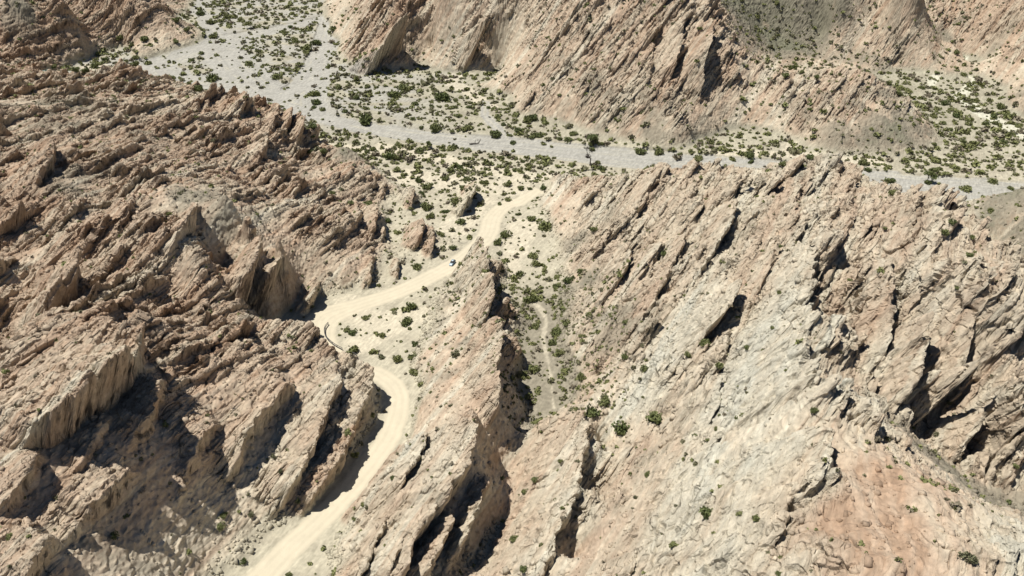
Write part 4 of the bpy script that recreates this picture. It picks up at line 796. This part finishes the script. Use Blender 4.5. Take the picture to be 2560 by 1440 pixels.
# ------------------------------------------------------------------ the car
def car():
    p, v = pick(1132, 657); q1 = WF(1200, 610); q0 = WF(1100, 680); d = q0 - q1; ang = math.atan2(d[1], d[0])
    par = empty('car', (p[0], p[1], p[2] + .02), ang + R(14), 'blue grey car driving down the pale dirt road toward the bend', 'car')
    def loft(sec, n=7, name='body', mat=CAR, par_=par):
        """sec: x, half width, z low, z high, top half width"""
        V, F = [], []
        for (x, hw, z0, z1, tw) in sec: V += [(x, -hw * .92, z0), (x, -hw, z0 + (z1 - z0) * .45), (x, -tw, z1 - .04), (x, -tw * .6, z1), (x, tw * .6, z1), (x, tw, z1 - .04), (x, hw, z0 + (z1 - z0) * .45), (x, hw * .92, z0)]
        k = 8
        for i in range(len(sec) - 1):
            for j in range(k): F.append((i * k + j, i * k + (j + 1) % k, (i + 1) * k + (j + 1) % k, (i + 1) * k + j))
        for e, s_ in ((0, 1), (len(sec) - 1, -1)):
            b = e * k; q = [(b, b + 1, b + 6, b + 7), (b + 1, b + 2, b + 5, b + 6), (b + 2, b + 3, b + 4, b + 5)]; F += q if s_ > 0 else [t[::-1] for t in q]
        return part(name, V, F, [mat], par_, False)
    body = loft([(-2.15, .78, .42, .80, .70), (-2.05, .86, .34, 1.0, .78), (-1.3, .90, .30, 1.02, .82), (.55, .90, .30, 1.00, .82), (1.0, .90, .30, .98, .80), (1.75, .88, .32, .86, .74), (2.10, .80, .36, .70, .64), (2.20, .70, .42, .62, .55)])
    loft([(-1.98, .70, .98, 1.10, .60), (-1.55, .76, .98, 1.44, .60), (-1.1, .77, .98, 1.54, .62), (.0, .77, .98, 1.55, .62), (.35, .76, .98, 1.46, .60), (1.02, .72, .96, 1.02, .62)], name='cabin', mat=TRIM)
    part('roof', [(-1.45, -.58, 1.50), (.1, -.58, 1.565), (.1, .58, 1.565), (-1.45, .58, 1.50), (-1.45, -.58, 1.55), (.1, -.58, 1.60), (.1, .58, 1.60), (-1.45, .58, 1.55)], [(0, 3, 2, 1), (4, 5, 6, 7), (0, 1, 5, 4), (1, 2, 6, 5), (2, 3, 7, 6), (3, 0, 4, 7)], [SILV], par)
    part('windscreen', [(.38, -.60, 1.47), (1.0, -.66, 1.04), (1.0, .66, 1.04), (.38, .60, 1.47), (.36, -.60, 1.44), (.98, -.66, 1.01), (.98, .66, 1.01), (.36, .60, 1.44)], [(0, 1, 2, 3), (7, 6, 5, 4)], [GLASS], par)
    part('rear_window', [(-1.60, -.58, 1.44), (-1.60, .58, 1.44), (-1.99, .64, 1.10), (-1.99, -.64, 1.10)], [(0, 1, 2, 3)], [GLASS], par)
    for s_ in (-1, 1): part('side_window', [(-1.5, s_ * .772, 1.08), (.7, s_ * .772, 1.08), (.25, s_ * .70, 1.42), (-1.3, s_ * .70, 1.46)], [(0, 1, 2, 3)], [GLASS], par)
    part('bonnet', [(1.05, -.66, 1.005), (1.78, -.62, .90), (2.08, -.52, .745), (2.08, .52, .745), (1.78, .62, .90), (1.05, .66, 1.005)], [(0, 1, 4, 5), (1, 2, 3, 4)], [SILV], par)
    part('front_bumper', [(2.06, -.82, .34), (2.26, -.60, .34), (2.26, .60, .34), (2.06, .82, .34), (2.06, -.82, .58), (2.26, -.60, .58), (2.26, .60, .58), (2.06, .82, .58)], [(0, 1, 5, 4), (1, 2, 6, 5), (2, 3, 7, 6), (4, 5, 6, 7)], [SILV], par)
    for s_ in (-1, 1):
        part('headlight', [(2.11, s_ * .44, .62), (2.05, s_ * .78, .62), (1.99, s_ * .74, .78), (2.10, s_ * .44, .74)], [(0, 1, 2, 3)], [LAMP], par)
        part('tail_light', [(-2.11, s_ * .50, .72), (-2.08, s_ * .80, .72), (-2.06, s_ * .78, .95), (-2.09, s_ * .52, .95)], [(0, 1, 2, 3)], [RED], par)
    n = 14
    for x in (-1.32, 1.36):
        for s_ in (-1, 1):
            def disc(r0, w0, w1):
                V, F = [], []
                for i in range(n):
                    t = 2 * math.pi * i / n
                    for (r_, yy_) in ((r0, w0), (r0, w1)): V.append((x + r_ * math.cos(t), s_ * yy_, .33 + r_ * math.sin(t)))
                c0 = len(V); V += [(x, s_ * w0, .33), (x, s_ * w1, .33)]
                for i in range(n):
                    a, b = 2 * i, 2 * ((i + 1) % n); F.append((a, b, b + 1, a + 1))
                for i in range(0, n, 2):
                    a, m_, b = 2 * i, 2 * (i + 1), 2 * ((i + 2) % n); F.append((c0, a, m_, b)); F.append((c0 + 1, a + 1, m_ + 1, b + 1))
                return V, F
            wv, wf = disc(.33, .70, .92); wo = part('wheel', wv, wf, [TYRE], par); rv, rf = disc(.20, .90, .935); rp_ = part('rim', rv, rf, [RIM], par); rp_.parent = wo
car()
